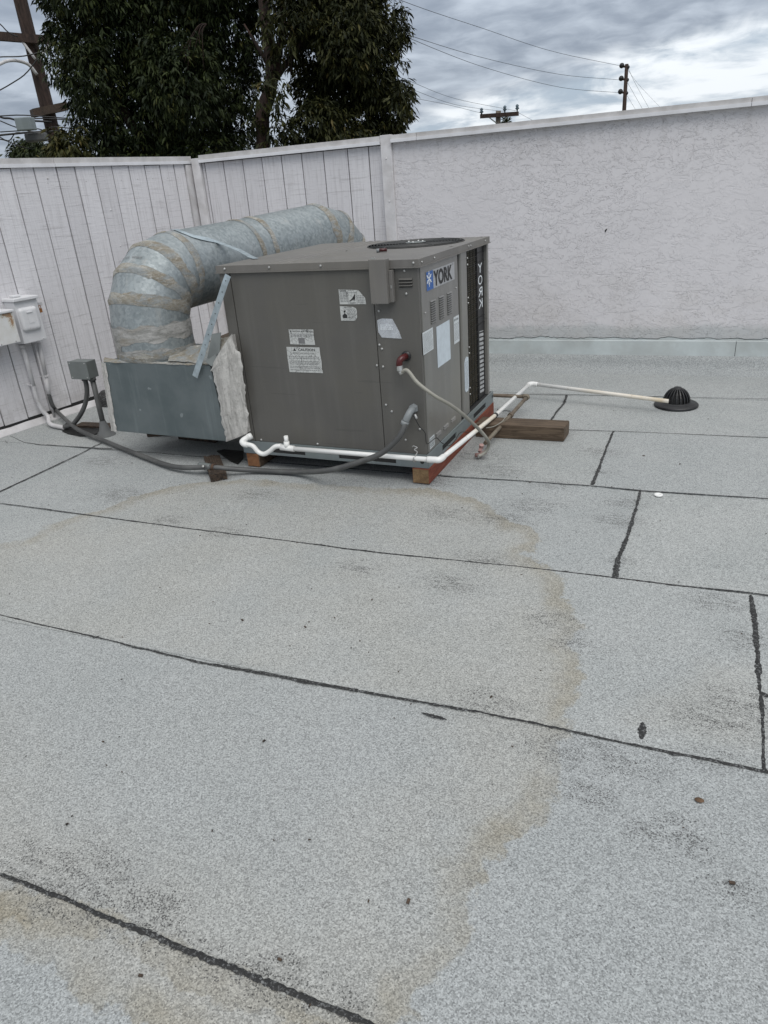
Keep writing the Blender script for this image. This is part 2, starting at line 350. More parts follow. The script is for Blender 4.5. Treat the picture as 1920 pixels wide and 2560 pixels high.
def mat_seal():
    m, g, b, co, ge = newmat('sealant')
    v = g.mapv(ge, (1, 1, 2.6)); n = g.noise(v, 5, 7, .7, .6); n2 = g.noise(v, 17, 7, .75, .8); n3 = g.noise(ge, 95, 5, .75)
    c = g.mix(g.ss(n, .36, .66), (.205, .175, .125), (.34, .33, .295)); c = g.mix(g.m('MULTIPLY', g.ss(n2, .46, .74), .8), c, (.58, .57, .54))
    c = g.mix(g.m('MULTIPLY', g.ss(g.noise(v, 7, 6, .7, .3), .44, .60), .8), c, (.25, .275, .285))
    c = g.mix(g.m('MULTIPLY', g.ss(n3, .50, .72), .55), c, (.15, .13, .10))
    g.l(c, b.inputs['Base Color']); b.inputs['Roughness'].default_value = .75; bump(g, b, g.m('ADD', n2, n3), .006); return m
M_SEAL = mat_seal()
def mat_insul():
    m, g, b, co, ge = newmat('white_mastic')
    n = g.noise(g.mapv(ge, (3.2, 3.2, .5)), 9, 7, .75, .6); n2 = g.noise(ge, 60, 5, .7, .4)
    c = g.mix(g.ss(n, .34, .6), (.33, .32, .30), (.56, .545, .515)); c = g.mix(g.m('MULTIPLY', g.ss(n2, .54, .66), .5), c, (.22, .205, .185))
    g.l(c, b.inputs['Base Color']); b.inputs['Roughness'].default_value = .9; bump(g, b, g.m('ADD', n, g.m('MULTIPLY', n2, .5)), .007); return m
M_INS = mat_insul()
def mat_coat():
    m, g, b, co, ge = newmat('brushed_coating'); v = g.mapv(ge, (1, 1, 4)); n = g.noise(v, 6, 7, .75, .6); n2 = g.noise(ge, 70, 5, .75)
    c = g.mix(g.ss(n, .34, .68), (.20, .20, .185), (.46, .45, .435)); c = g.mix(g.m('MULTIPLY', g.ss(g.noise(v, 4, 4), .5, .7), .6), c, (.26, .225, .17)); c = g.mix(g.m('MULTIPLY', g.ss(n2, .5, .7), .4), c, (.14, .14, .14))
    g.l(c, b.inputs['Base Color']); b.inputs['Roughness'].default_value = .8; bump(g, b, g.m('ADD', n, n2), .004); return m
M_COAT = mat_coat()
def mat_wood(name, c1, c2, sc=(3, 30, 30), bd=.003):
    m, g, b, co, ge = newmat(name)
    n = g.noise(g.mapv(ge, sc), 2.2, 6, .65, .8); n2 = g.noise(ge, 7, 5, .6)
    c = g.mix(g.ss(n, .32, .66), c1, c2); c = g.mix(g.m('MULTIPLY', g.ss(n2, .5, .72), .35), c, tuple(q*.45 for q in c1))
    g.l(c, b.inputs['Base Color']); b.inputs['Roughness'].default_value = .8; bump(g, b, n, bd); return m
M_REDW = mat_wood('red_painted_timber', (.15, .035, .018), (.235, .065, .035), (30, 3, 30))
M_ENDG = mat_wood('timber_end_grain', (.13, .075, .035), (.26, .17, .085), (14, 14, 14))
M_ORW = mat_wood('fresh_timber_end', (.20, .085, .035), (.32, .155, .07), (14, 14, 14))
M_BRW = mat_wood('weathered_timber', (.055, .036, .022), (.14, .10, .066), (2.5, 28, 28))
M_DKW = mat_wood('rotten_timber', (.012, .010, .008), (.085, .055, .035), (16, 40, 40), .006)
M_DKW2 = simple('black_mastic', (.010, .010, .009), .6, var=.5, scale=30, bmp=.006, bscale=40)
M_DKW3 = simple('leaf_brown', (.11, .065, .035), .8, var=.4, scale=60)
M_PVC = simple('white_pvc', (.78, .78, .76), .4, var=.03, scale=6, dirt=(.5, .45, .34), dirtamt=.12)
def mat_pvc2():
    m, g, b, co, ge = newmat('yellowed_pvc')
    s = g.n('ShaderNodeSeparateXYZ'); g.l(ge, s.inputs[0])
    t = g.m('MULTIPLY', g.ss(s.outputs[0], .35, .95), .75); y = g.m('MULTIPLY', g.ss(g.noise(ge, 6, 4), .4, .65), .5)
    near = g.m('MULTIPLY', g.ss(s.outputs[1], .35, .6), g.ss(s.outputs[1], 1.1, .8))
    t = g.m('MAXIMUM', t, g.m('MULTIPLY', near, .7))
    c = g.mix(g.m('MULTIPLY', t, g.m('ADD', .55, y)), (.78, .78, .76), (.55, .44, .27)); c = g.mix(g.m('MULTIPLY', g.ss(g.noise(ge, 30, 3), .62, .7), .35), c, (.30, .22, .14))
    g.l(c, b.inputs['Base Color']); b.inputs['Roughness'].default_value = .45; return m
M_PVC2 = mat_pvc2()
M_GCON = simple('grey_conduit', (.070, .071, .070), .5, var=.12, dirt=(.2, .2, .19), dirtamt=.3)
M_LCON = simple('pale_flexible_conduit', (.30, .29, .25), .5, var=.12, dirt=(.16, .15, .12), dirtamt=.35)
M_PCON = simple('painted_conduit', (.58, .57, .575), .6, var=.1, dirt=(.3, .28, .26), dirtamt=.3)
M_IRON = simple('weathered_iron_pipe', (.19, .165, .125), .65, .2, var=.2, scale=20, dirt=(.10, .06, .04), dirtamt=.5)
M_JBOX = simple('grey_box_metal', (.165, .18, .175), .5, .2, var=.08)
M_PFIT = simple('grey_pvc_fitting', (.22, .235, .24), .45, var=.08)
M_RED = simple('dark_red_fitting', (.06, .008, .008), .3, var=.3)
M_STEEL = simple('bright_fitting', (.55, .55, .53), .3, .8)
M_PINK = simple('corroded_brass', (.36, .23, .21), .6, .3, var=.2, scale=40)
def mat_ebox():
    m, g, b, co, ge = newmat('white_enamel'); n = g.noise(ge, 9, 5)
    c = g.mix(g.ss(n, .3, .7), (.66, .66, .67), (.73, .73, .74)); c = g.mix(g.m('MULTIPLY', g.ss(g.noise(ge, 60, 4), .66, .72), .4), c, (.35, .22, .12))
    g.l(c, b.inputs['Base Color']); b.inputs['Roughness'].default_value = .4; return m
M_EBOX = mat_ebox()
def mat_ebox_rust():
    m, g, b, co, ge = newmat('rust_streaked_enamel'); at = g.n('ShaderNodeAttribute'); at.attribute_name = 'rust'
    n = g.noise(ge, 55, 6, .7, .5); n2 = g.noise(ge, 18, 4)
    r = g.ss(g.m('ADD', at.outputs['Fac'], g.m('MULTIPLY', g.m('SUBTRACT', n, .5), 2.6)), .55, .95)
    c = g.mix(g.ss(n2, .3, .7), (.66, .65, .62), (.73, .73, .72)); c = g.mix(g.ss(at.outputs['Fac'], .1, .6, 0, .35), c, (.55, .50, .36))
    c = g.mix(g.m('MULTIPLY', r, .85), c, (.30, .15, .05)); g.l(c, b.inputs['Base Color']); b.inputs['Roughness'].default_value = .5; return m
M_RUST = mat_ebox_rust()
M_BRASS = simple('rusty_lock', (.30, .13, .04), .55, .3, var=.3, scale=50)
def mat_label(name, col, crack=1.0):
    m, g, b, co, ge = newmat(name); vo = g.n('ShaderNodeTexVoronoi', feature='DISTANCE_TO_EDGE'); g.l(g.mapv(ge, (1, 1, 1)), vo.inputs['Vector']); vo.inputs['Scale'].default_value = 46
    n = g.noise(ge, 25, 4)
    c = g.mix(g.ss(n, .3, .7), tuple(q*.88 for q in col), col)
    if crack: c = g.mix(g.m('MULTIPLY', g.ss(vo.outputs['Distance'], .05, .015), g.m('MULTIPLY', g.ss(g.noise(ge, 14, 3), .38, .55), .8)), c, (.10, .10, .095))
    g.l(c, b.inputs['Base Color']); b.inputs['Roughness'].default_value = .45; return m
M_LABC = mat_label('cracked_label', (.55, .56, .54)); M_LAB = mat_label('paper_label', (.66, .70, .71), 0); M_LABB = mat_label('faded_plate', (.62, .69, .74), 0)
M_FOIL = simple('foil_label', (.62, .64, .68), .28, .55, var=.12, scale=30, bmp=.003, bscale=30)
M_INK = simple('black_print', (.02, .02, .02), .6); M_INKG = simple('grey_print', (.17, .17, .17), .6)
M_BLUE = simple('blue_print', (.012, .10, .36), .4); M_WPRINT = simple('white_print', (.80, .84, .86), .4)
M_LOGO = simple('silver_badge', (.40, .41, .42), .35, .3, var=.05)
M_FIN = simple('coil_fins', (.075, .066, .045), .6, .3, var=.3, scale=50)
M_WIRE = simple('black_wire', (.012, .012, .012), .5)
def mat_bark(name, c1, c2):
    m, g, b, co, ge = newmat(name); n = g.noise(g.mapv(ge, (8, 8, 1.5)), 2, 6, .65, .5); g.l(g.mix(g.ss(n, .35, .65), c1, c2), b.inputs['Base Color']); b.inputs['Roughness'].default_value = .9; bump(g, b, n, .02); return m
M_BARK = mat_bark('reddish_bark', (.012, .007, .005), (.042, .022, .015)); M_POLE = mat_bark('pole_wood', (.022, .013, .010), (.055, .034, .026)); M_POLE2 = mat_bark('grey_pole_wood', (.10, .085, .07), (.17, .145, .12))
def mat_leaf(name, c1, c2, c3):
    m, g, b, co, ge = newmat(name); at = g.n('ShaderNodeAttribute'); at.attribute_name = 'tone'
    c = g.mix(g.ss(at.outputs['Fac'], 0, 1), c1, c2); c = g.mix(g.ss(at.outputs['Fac'], .86, 1.0), c, c3)
    g.l(c, b.inputs['Base Color']); b.inputs['Roughness'].default_value = .6; b.inputs['Specular IOR Level'].default_value = .2
    b.inputs['Transmission Weight'].default_value = 0; return m
M_LEAF = mat_leaf('dark_leaves', (.010, .017, .006), (.036, .048, .013), (.075, .072, .020))
M_LEAF2 = mat_leaf('olive_leaves', (.013, .017, .006), (.046, .048, .013), (.085, .068, .02))

# ------------------------------------------------------------------ setting: ground and roof
mb = MB(); n_ = 24; R0 = 900
mb.add([(math.cos(2*math.pi*i/n_)*R0, math.sin(2*math.pi*i/n_)*R0, -4.2) for i in range(n_)], [tuple(range(n_))])
tag(mb.build('ground', simple('ground_soil', (.16, .145, .115), .95, var=.25, scale=.4, dirt=(.06, .075, .035), dirtamt=.6)), kind='structure')
mb = MB().box((-4.6, -7.6, -4.19), (4.6, 2.95, -.014))
roof = tag(mb.build('roof', M_TAR), kind='structure')
# puddle outlines traced on the roof plane
def gp(l): return np.array([zp(u, v)[:2] for u, v in l])
stA = gp([(-60, 1363), (64, 1350), (116, 1315), (191, 1286), (272, 1269), (335, 1240), (450, 1210), (600, 1196), (900, 1215), (1080, 1220), (1191, 1246), (1243, 1275), (1284, 1304), (1330, 1322), (1365, 1350), (1345, 1370), (1307, 1379), (1330, 1400), (1377, 1419),
          (1405, 1454), (1423, 1518), (1440, 1540), (1463, 1564), (1423, 1610), (1440, 1640), (1457, 1668), (1458, 1700), (1452, 1732), (1423, 1790), (1412, 1850), (1405, 1920), (1405, 1957), (1385, 2010), (1330, 2065), (1265, 2115), (1205, 2175), (1185, 2240), (1188, 2320), (1150, 2390),
          (1110, 2430), (1060, 2500), (1010, 2570), (960, 2640), (600, 2700), (200, 2500), (-200, 2200), (-400, 1800)])
stB = gp([(-80, 2215), (0, 2220), (150, 2230), (400, 2330), (640, 2440), (960, 2590), (700, 2560), (694, 2537), (600, 2528), (509, 2490), (440, 2480), (420, 2440), (382, 2421), (330, 2390), (278, 2351), (160, 2348), (69, 2334), (0, 2293), (-80, 2270)])
stC = gp([(1490, 1790), (1640, 1700), (1740, 1650), (1930, 1640), (2000, 1900), (1880, 1905), (1700, 1870), (1560, 1835)])
scuffs = [(np.array(zp(u, v)[:2]), r) for u, v, r in [(120, 2238, .05), (340, 2325, .04), (560, 2415, .035), (660, 2452, .04), (750, 2490, .04), (830, 2520, .04), (240, 2280, .04), (450, 2370, .03), (1880, 1600, .05), (1895, 1790, .05), (1560, 1400, .03), (1500, 1180, .03), (80, 2165, .06), (225, 2168, .07), (150, 2205, .05), (380, 2265, .05), (260, 2205, .06), (730, 2412, .03), (1110, 1282, .07), (1250, 1292, .08), (1330, 1262, .07), (1215, 1400, .06), (1380, 1550, .05), (1425, 1605, .04),
    (1545, 1300, .06), (1560, 1255, .05), (1790, 1505, .05), (1850, 1752, .05), (1800, 1800, .07), (1420, 1868, .06), (1555, 1895, .06), (1790, 1895, .04), (1470, 1980, .04), (1690, 2090, .05), (1832, 2215, .03), (1200, 1140, .10), (1240, 1175, .09), (1090, 1205, .06), (300, 1235, .08), (420, 1300, .05), (640, 1235, .06), (1500, 1130, .06), (1380, 1210, .05), (1405, 1080, .05), (1230, 1760, .05), (560, 1330, .05), (1130, 1460, .06), (900, 1420, .05), (260, 1150, .08)]]
def sdist(P, poly):
    a = poly; b_ = np.roll(poly, -1, 0); d = np.full(len(P), 1e9); ins = np.zeros(len(P), bool)
    for p, q in zip(a, b_):
        e_ = q-p; t = np.clip(((P-p)@e_)/(e_@e_), 0, 1); d = np.minimum(d, np.hypot(*(P-p-t[:, None]*e_).T))
        c = (p[1] > P[:, 1]) != (q[1] > P[:, 1]); xi = (q[0]-p[0])*(P[:, 1]-p[1])/((q[1]-p[1]) if q[1] != p[1] else 1e-9)+p[0]; ins ^= c & (P[:, 0] < xi)
    return np.clip(np.where(ins, d, -d), -.6, .6)
def sheet(x0, x1, y0, y1, top, skew=0.):
    step = .04 if (y1 > -3.2 and x0 < 2.2 and x1 > -3.6) else .4
    nx = max(2, int((x1-x0)/step)+1); ny = max(2, int((y1-y0)/step)+1)
    xs = np.linspace(x0, x1, nx); ys = np.linspace(y0, y1, ny)
    gx, gy = np.meshgrid(xs, ys); tx = gx.ravel(); ty = gy.ravel()
    tz = top+.0010*np.sin(tx*3.1+ty*1.7)+.0008*np.sin(ty*5.3-tx*2)
    vs = np.stack([tx, ty, tz], 1).tolist(); fs = [(j*nx+i, j*nx+i+1, (j+1)*nx+i+1, (j+1)*nx+i) for j in range(ny-1) for i in range(nx-1)]
    base = len(vs); per = [i for i in range(nx)]+[j*nx+nx-1 for j in range(1, ny)]+[(ny-1)*nx+i for i in range(nx-2, -1, -1)]+[j*nx for j in range(ny-2, 0, -1)]
    vs += [[vs[i][0], vs[i][1], -.012] for i in per]; k = len(per)
    fs += [(per[(i+1) % k], per[i], base+i, base+(i+1) % k) for i in range(k)]
    m = MB(); m.add(vs, fs); o = m.build('roofing_sheet', M_ROOF, roof, local=True)
    P = np.array(vs)[:, :2]
    sc_ = np.zeros(len(P))
    for c, rr in scuffs: sc_ = np.maximum(sc_, np.exp(-(((P-c)/np.array([rr*2.0, rr*1.15]))**2).sum(1)))
    o.data.attributes.new('scuff', 'FLOAT', 'POINT').data.foreach_set('value', sc_)
    for nm, st in (('stain_a', stA), ('stain_b', stB), ('stain_c', stC)):
        at = o.data.attributes.new(nm, 'FLOAT', 'POINT'); at.data.foreach_set('value', sdist(P, st))
    return o
rows = [-7.5, -6.38, -5.45, -4.52, -3.59, -2.66, -1.735, -.80, .135, 1.05, 1.86, 2.47]
joints = {1: [.8], 2: [-1.2], 3: [2.0], 4: [-2.3, 3.3], 5: [], 6: [1.54], 7: [-2.5, 1.07], 8: [.865, -3.0], 9: [.465, 3.0], 10: []}
for i in range(len(rows)-1):
    xs = [-4.5]+sorted(joints.get(i, []))+[4.5]
    for k in range(len(xs)-1):
        sheet(xs[k], xs[k+1], rows[i], rows[i+1], -.0030*(i % 2)-.0008*(k % 2))
# cant strip of membrane turning up the back wall
mb = MB(); prof = [(2.47, -.006), (2.50, .002), (2.54, .010), (2.575, .034), (2.60, .072), (2.618, .12), (2.63, .12), (2.63, -.01)]
nx = 70; xs = np.linspace(-3.1, 4.5, nx); vs = []
for x in xs:
    for j, (y, z) in enumerate(prof): vs.append((x, y+(.006*math.sin(x*2.3) if 0 < j < 5 else 0), z+(.004*math.sin(x*3.7+1) if 0 < j < 5 else 0)))
k = len(prof); mb.add(vs, [(i*k+j, (i+1)*k+j, (i+1)*k+j+1, i*k+j+1) for i in range(nx-1) for j in range(k-1)], True)
o = mb.build('cant_strip', M_ROOF, roof, local=True)
for nm in ('stain_a', 'stain_b', 'stain_c', 'scuff'): o.data.attributes.new(nm, 'FLOAT', 'POINT').data.foreach_set('value', [-.6 if nm != 'scuff' else 0.]*len(o.data.vertices))
# tar bleed along the seams
def seam(pts, w0, w1, name='tar_seam', z=.0015, seed=0, gaps=0.):
    p = [np.array(q[:2], float) for q in pts]; L = [0]
    for i in range(1, len(p)): L.append(L[-1]+np.linalg.norm(p[i]-p[i-1]))
    n = max(8, int(L[-1]/.009)); r = np.random.default_rng(seed); t = np.linspace(0, L[-1], n)
    X_ = np.interp(t, L, [q[0] for q in p]); Y_ = np.interp(t, L, [q[1] for q in p])
    def sn(amp, every):
        kk = max(2, int(L[-1]/every)+2); return np.interp(t, np.linspace(0, L[-1], kk), r.normal(0, amp, kk))
    dx = np.gradient(X_); dy = np.gradient(Y_); h = np.hypot(dx, dy); nxv, nyv = -dy/h, dx/h
    w = np.linspace(w0, w1, n)*(1+sn(.18, .5)+sn(.16, .07)+r.normal(0, .10, n)); off = sn(.0024, .5)+sn(.0012, .07)
    w = np.maximum(w, .002)
    e1 = off+w/2*(1+r.normal(0, .20, n)); e2 = off-w/2*(1+r.normal(0, .20, n))
    vs = []; fs = []
    for i in range(n):
        for e_, zz in ((e1[i], 0), (off[i]+.15*w[i], z), (off[i]-.15*w[i], z), (e2[i], 0)): vs.append((X_[i]+nxv[i]*e_, Y_[i]+nyv[i]*e_, zz+.0006+.0005*r.random()))
    for i in range(n-1):
        for j in range(3): fs.append((i*4+j, i*4+j+1, (i+1)*4+j+1, (i+1)*4+j))
    MB().add(vs, fs).build(name, M_TAR, roof, local=True)
def zl(l): return [zp(*q) for q in l]
seam([(-4.4, -2.63), (-1.2, -2.64)]+zl([(-140, 2133)]), .008, .009, seed=1)
seam(zl([(-140, 2133), (0, 2183), (120, 2228), (270, 2290), (470, 2370), (700, 2462), (930, 2560)])+[(1.6, -2.68)], .007, .030, seed=2)
seam([(-4.4, -1.70)]+zl([(0, 1537), (100, 1562), (240, 1593), (500, 1655), (800, 1710), (1130, 1768), (1350, 1812), (1500, 1846), (1700, 1885), (1920, 1930)])+[(2.4, -1.745)], .003, .0125, seed=3)
seam([(-3.5, -.75)]+zl([(0, 1258), (500, 1325), (960, 1383), (1300, 1417), (1500, 1440)]), .0075, .008, seed=6)
seam(zl([(1500, 1440), (1700, 1465), (1870, 1482)])+[(1.9, -.79), (4.4, -.79)], .010, .013, seed=7)
seam([(-2.9, .144), (-1.2, .13)], .007, .007, seed=8); seam(zl([(1130, 1192), (1300, 1203), (1480, 1215)]), .006, .008, seed=9)
seam([(-1.2, .13), (.1, .12)], .012, .010, seed=28)
seam(zl([(1480, 1215), (1600, 1226), (1920, 1247)])+[(4.4, .15)], .012, .008, seed=10)
seam([(-3.2, 1.03), (.63, 1.034)]+zl([(1530, 1078)]), .006, .006, seed=11); seam(zl([(1530, 1078), (1920, 1094)])+[(4.4, 1.07)], .005, .005, seed=12)
seam([(-3, 1.79)]+zl([(1230, 985), (1420, 987), (1920, 998)])+[(4.4, 1.9)], .006, .008, seed=13)
seam(zl([(1877, 1488), (1886, 1560), (1893, 1680), (1905, 1800), (1912, 1928)]), .016, .017, seed=14)
seam(zl([(1600, 1225), (1590, 1275), (1568, 1350), (1545, 1400), (1537, 1447)]), .015, .018, seed=15)
seam(zl([(1533, 1079), (1515, 1120), (1500, 1165), (1480, 1212)]), .012, .014, seed=16)
seam(zl([(1418, 988), (1410, 1008), (1390, 1030), (1376, 1052)]), .016, .014, seed=17)
seam(zl([(240, 1114), (200, 1135), (120, 1172), (60, 1200), (0, 1228)])+[(-2.5, -.79)], .010, .010, seed=19)
seam(zl([(240, 1114), (252, 1108)]), .010, .01, seed=20)
seam(zl([(25, 1090), (60, 1106), (100, 1112), (280, 1122)]), .006, .006, seed=21)
seam(zl([(12, 1102), (20, 1108)]), .006, .004, seed=22)
def smear(l, w, seed, name='tar_smear'):
    p = zl(l); ctr = np.mean(p, 0); r = np.random.default_rng(seed); a_, b_ = np.array(p[0][:2]), np.array(p[-1][:2]); n = 22; vs = []
    d = b_-a_; nn = np.array([-d[1], d[0]])/np.linalg.norm(d)
    top = [a_+d*t+nn*w*(math.sin(math.pi*t)**.6)*(.6+.6*r.random()) for t in np.linspace(0, 1, n)]
    bot = [a_+d*t-nn*w*(math.sin(math.pi*t)**.6)*(.6+.6*r.random()) for t in np.linspace(1, 0, n)]
    top = top+bot[1:-1]; MB().add([(q[0], q[1], .0018) for q in top], [tuple(range(len(top)))]).build(name, M_TAR, roof, local=True)
smear([(1607, 1806), (1604, 1850)], .013, 1); smear([(1052, 1782), (1118, 1800)], .007, 2); smear([(1900, 1730), (1920, 1745)], .012, 3)
smear([(232, 1596), (250, 1590)], .004, 4); smear([(1120, 1766), (1136, 1771)], .006, 5); smear([(1408, 1428), (1426, 1432)], .006, 6); smear([(1668, 1880), (1690, 1890)], .006, 7)

# ------------------------------------------------------------------ walls
K = V(-3.053, 2.649, 0); LD = V(-.158, -.9874, 0); LN = V(.9874, -.158, 0); UZ = V(0, 0, 1)
def wl(t, o, z): return K+LD*t+LN*o+UZ*z
TOP = 1.867
wall_l = thing('wooden_wall', wl(2, -.06, 0), 'whitewashed vertical board wall with the electrical boxes, left of the corner post', 'wall')
MB().obox(wl(0, -.11, -.01), LD*6.2, LN*.092, UZ*1.82).build('wall_backing', M_DARK, wall_l)
MB().obox(wl(-.05, -.03, .0), LD*.13, LN*.045, UZ*1.80).build('corner_batten', M_TRIM, wall_l)
ts = [.082, .212, .382, .552, .727, .902, 1.079, 1.258, 1.427, 1.619, 1.805, 2.005, 2.2]
while ts[-1] < 6.1: ts.append(ts[-1]+.2)
r_ = random.Random(3)
for i in range(len(ts)-1):
    gap = .005 if i % 6 != 1 else .0075; o_ = r_.uniform(-.0015, .0015)
    MB().obox(wl(ts[i]+gap, -.016+o_, .066+r_.uniform(0, .010)), LD*(ts[i+1]-ts[i]-2*gap), LN*.016, UZ*(1.80-.066)).build('board', M_BOARD, wall_l)
for t0, t1 in ((0, 1.44), (1.443, 3.7), (3.703, 6.2)):
    MB().obox(wl(t0, -.12, 1.83), LD*(t1-t0), LN*.135, UZ*.037).build('cap', M_CAPG, wall_l)
    MB().obox(wl(t0, -.125, 1.806), LD*(t1-t0), LN*.146, UZ*.0235).build('cap_lip', M_CAPW, wall_l)
mb = MB(); n = 90; r = np.random.default_rng(4); vs = []
for i in range(n):
    t = .0+6.2*i/(n-1); j = r.uniform(-.003, .003)
    vs += [wl(t, .000, .046+j), wl(t, .006, .048+j), wl(t, .030, .006+j*1.2), wl(t, .034, -.006)]
mb.add(vs, [(i*4+j, i*4+j+1, (i+1)*4+j+1, (i+1)*4+j) for i in range(n-1) for j in range(3)]); mb.build('base_flashing', M_TRIM, wall_l)
MB().obox(wl(0, -.016, -.01), LD*6.2, LN*.012, UZ*.085).build('foot_gap', M_DARK, wall_l)
def dots(parent, pts, nrm, r=.006, name='nail_head', mat=None):
    for p in pts: MB().lathe([(r, 0), (r*.9, r*.45), (r*.45, r*.75), (0.0001, r*.8)], p, nrm, 8).build(name, mat or M_TRIM, parent)
dots(wall_l, [wl(1.52, .0, 1.73), wl(1.0, .0, 1.48), wl(.98, 0, 1.20)], LN, .008)
dots(wall_l, [wl(t_+.1, .0, z_) for t_ in ts[:13] for z_ in (.16, .93, 1.70)], LN, .0045)

wall_m = thing('panelled_wall', (-2, 2.70, 0), 'white vertical board wall behind the round duct, between the corner post and the stucco', 'wall')
MB().box((-3.1, 2.665, -.01), (-1.09, 2.75, 1.81)).build('wall_backing', M_DARK, wall_m)
xm = [-2.932, -2.904, -2.708, -2.508, -2.312, -2.117, -1.921, -1.879+.16, -1.52, -1.318, -1.182]
xm = [-2.935, -2.904, -2.708, -2.508, -2.312, -2.117, -1.921, -1.879+.165, -1.49, -1.301, -1.183]
for i in range(len(xm)-1):
    if xm[i+1]-xm[i] < .05 and i: continue
    MB().box((xm[i]+.0045, 2.649+r_.uniform(-.001, .001), .09), (xm[i+1]-.0045, 2.664, 1.80)).build('board', M_BOARD, wall_m)
MB().box((-3.02, 2.615, .0), (-2.937, 2.663, 1.845)).build('corner_post', M_TRIM, wall_m, .002)
MB().box((-1.178, 2.612, .10), (-1.086, 2.664, 1.872)).build('joint_post', M_TRIM, wall_m, .002)
MB().box((-2.935, 2.615, 1.83), (-1.181, 2.76, TOP)).build('cap', M_CAPG, wall_m)
MB().box((-2.935, 2.603, 1.806), (-1.181, 2.765, 1.8295)).build('cap_lip', M_CAPW, wall_m)
MB().box((-3.0, 2.64, .085), (-1.09, 2.664, .0+.088)).build('ledge', M_TRIM, wall_m)
MB().box((-2.93, 2.634, -.005), (-1.09, 2.664, .084)).build('base_flashing', M_FLASH, wall_m)
dots(wall_m, [V(-1.135, 2.612, 1.70), V(-1.13, 2.612, 1.38)], (0, -1, 0), .007)

wall_s = thing('stucco_wall', (1.5, 2.72, 0), 'pale lilac grey stucco wall with rough trowelled texture, right of the wooden boards', 'wall')
# stucco skin with a ragged bottom edge
n = 240; xs = np.linspace(-1.085, 4.6, n); r = np.random.default_rng(9); rag = .255+np.interp(xs, np.linspace(-1.1, 4.6, 60), r.normal(0, .005, 60))+r.normal(0, .0022, n)
vs = []
for x, z in zip(xs, rag): vs += [(x, 2.664, z), (x, 2.640, z), (x, 2.6395, z+.02), (x, 2.640, 1.812)]
MB().add(vs, [(i*4+j, (i+1)*4+j, (i+1)*4+j+1, i*4+j+1) for i in range(n-1) for j in range(3)]).build('stucco_skin', M_STUCCO, wall_s)
MB().box((-1.085, 2.665, -.01), (4.6, 2.80, 1.812)).build('wall_core', M_DARK, wall_s)
xc = [-1.083, -.86, 1.52, 4.6]
for a_, b_ in zip(xc[:-1], xc[1:]):
    MB().box((a_, 2.600, 1.836), (b_-.003, 2.82, TOP-.001)).build('cap', M_CAPG, wall_s)
    MB().box((a_, 2.590, 1.812), (b_-.003, 2.825, 1.8355)).build('cap_lip', M_CAPW, wall_s)
# grey coated band below the crack, then sheet-metal counterflashing
vs = []
for x, z in zip(xs, rag): vs += [(x, 2.655, z-.004), (x, 2.643, z-.008+.004*r.random()), (x, 2.640, .225)]
MB().add(vs, [(i*3+j, i*3+j+1, (i+1)*3+j+1, (i+1)*3+j) for i in range(n-1) for j in range(2)]).build('coated_band', M_FLASH, wall_s)
for a_, b_ in ((-1.085, 1.62), (1.624, 4.6)):
    vs = [(a_, 2.638, .238), (b_, 2.638, .238), (b_, 2.633, .232), (a_, 2.633, .232), (b_, 2.626, .112), (a_, 2.626, .112), (b_, 2.615, .098), (a_, 2.615, .098), (b_, 2.632, .097), (a_, 2.632, .097)]
    MB().add(vs, [(0, 3, 2, 1), (3, 5, 4, 2), (5, 7, 6, 4), (7, 9, 8, 6)]).build('counterflashing', M_FLASH, wall_s)
h0 = yp(1513, 576, 2.638)
smb = MB(); smb.add([h0+V(.000, 0, -.018), h0+V(.008, 0, -.004), h0+V(.016, 0, .012), h0+V(.005, 0, .010), h0+V(-.004, 0, -.002)], [(0, 1, 2, 3, 4)]).build('stucco_chip', M_DARK, wall_s)
h0 = yp(1013, 361, 2.635); MB().tube([h0+V(0, 0, .02), h0+V(0, -.015, .015), h0+V(.004, -.022, -.004), h0+V(0, -.012, -.012)], .004, 6).build('hook', M_TRIM, wall_s)

# ------------------------------------------------------------------ the air conditioner (local frame: x to the right face, -x along the front, y back)
AR = math.radians(-2.12)
ac = thing('air_conditioner', (0, 0, .089), 'large grey metal rooftop air conditioner standing on timbers in the middle of the roof', 'air conditioner', rz=AR)
ca, sa = math.cos(AR), math.sin(AR)
def L2W(x, y, z): return V(ca*x-sa*y, sa*x+ca*y, z)     # z given from the roof surface
ZB = .089
def part(mb, name, mat, parent=ac, bevel=0): 
    mb.v = [(q[0], q[1], q[2]-ZB) for q in mb.v]; return mb.build(name, mat, parent, bevel, local=True)
LU, WU = 1.167, 1.226
# front (dull) side, -y
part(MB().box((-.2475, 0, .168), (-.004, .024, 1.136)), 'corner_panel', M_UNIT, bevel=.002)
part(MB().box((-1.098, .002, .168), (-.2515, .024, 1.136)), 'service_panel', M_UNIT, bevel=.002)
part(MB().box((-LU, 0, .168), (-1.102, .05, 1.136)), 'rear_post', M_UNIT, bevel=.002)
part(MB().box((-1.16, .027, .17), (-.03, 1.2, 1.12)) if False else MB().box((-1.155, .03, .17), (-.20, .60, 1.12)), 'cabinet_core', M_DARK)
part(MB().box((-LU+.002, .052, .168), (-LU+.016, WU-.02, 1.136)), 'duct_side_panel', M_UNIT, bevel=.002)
part(MB().box((-LU+.02, WU-.02, .168), (-.16, WU-.005, 1.136)), 'back_panel', M_UNIT, bevel=.002)
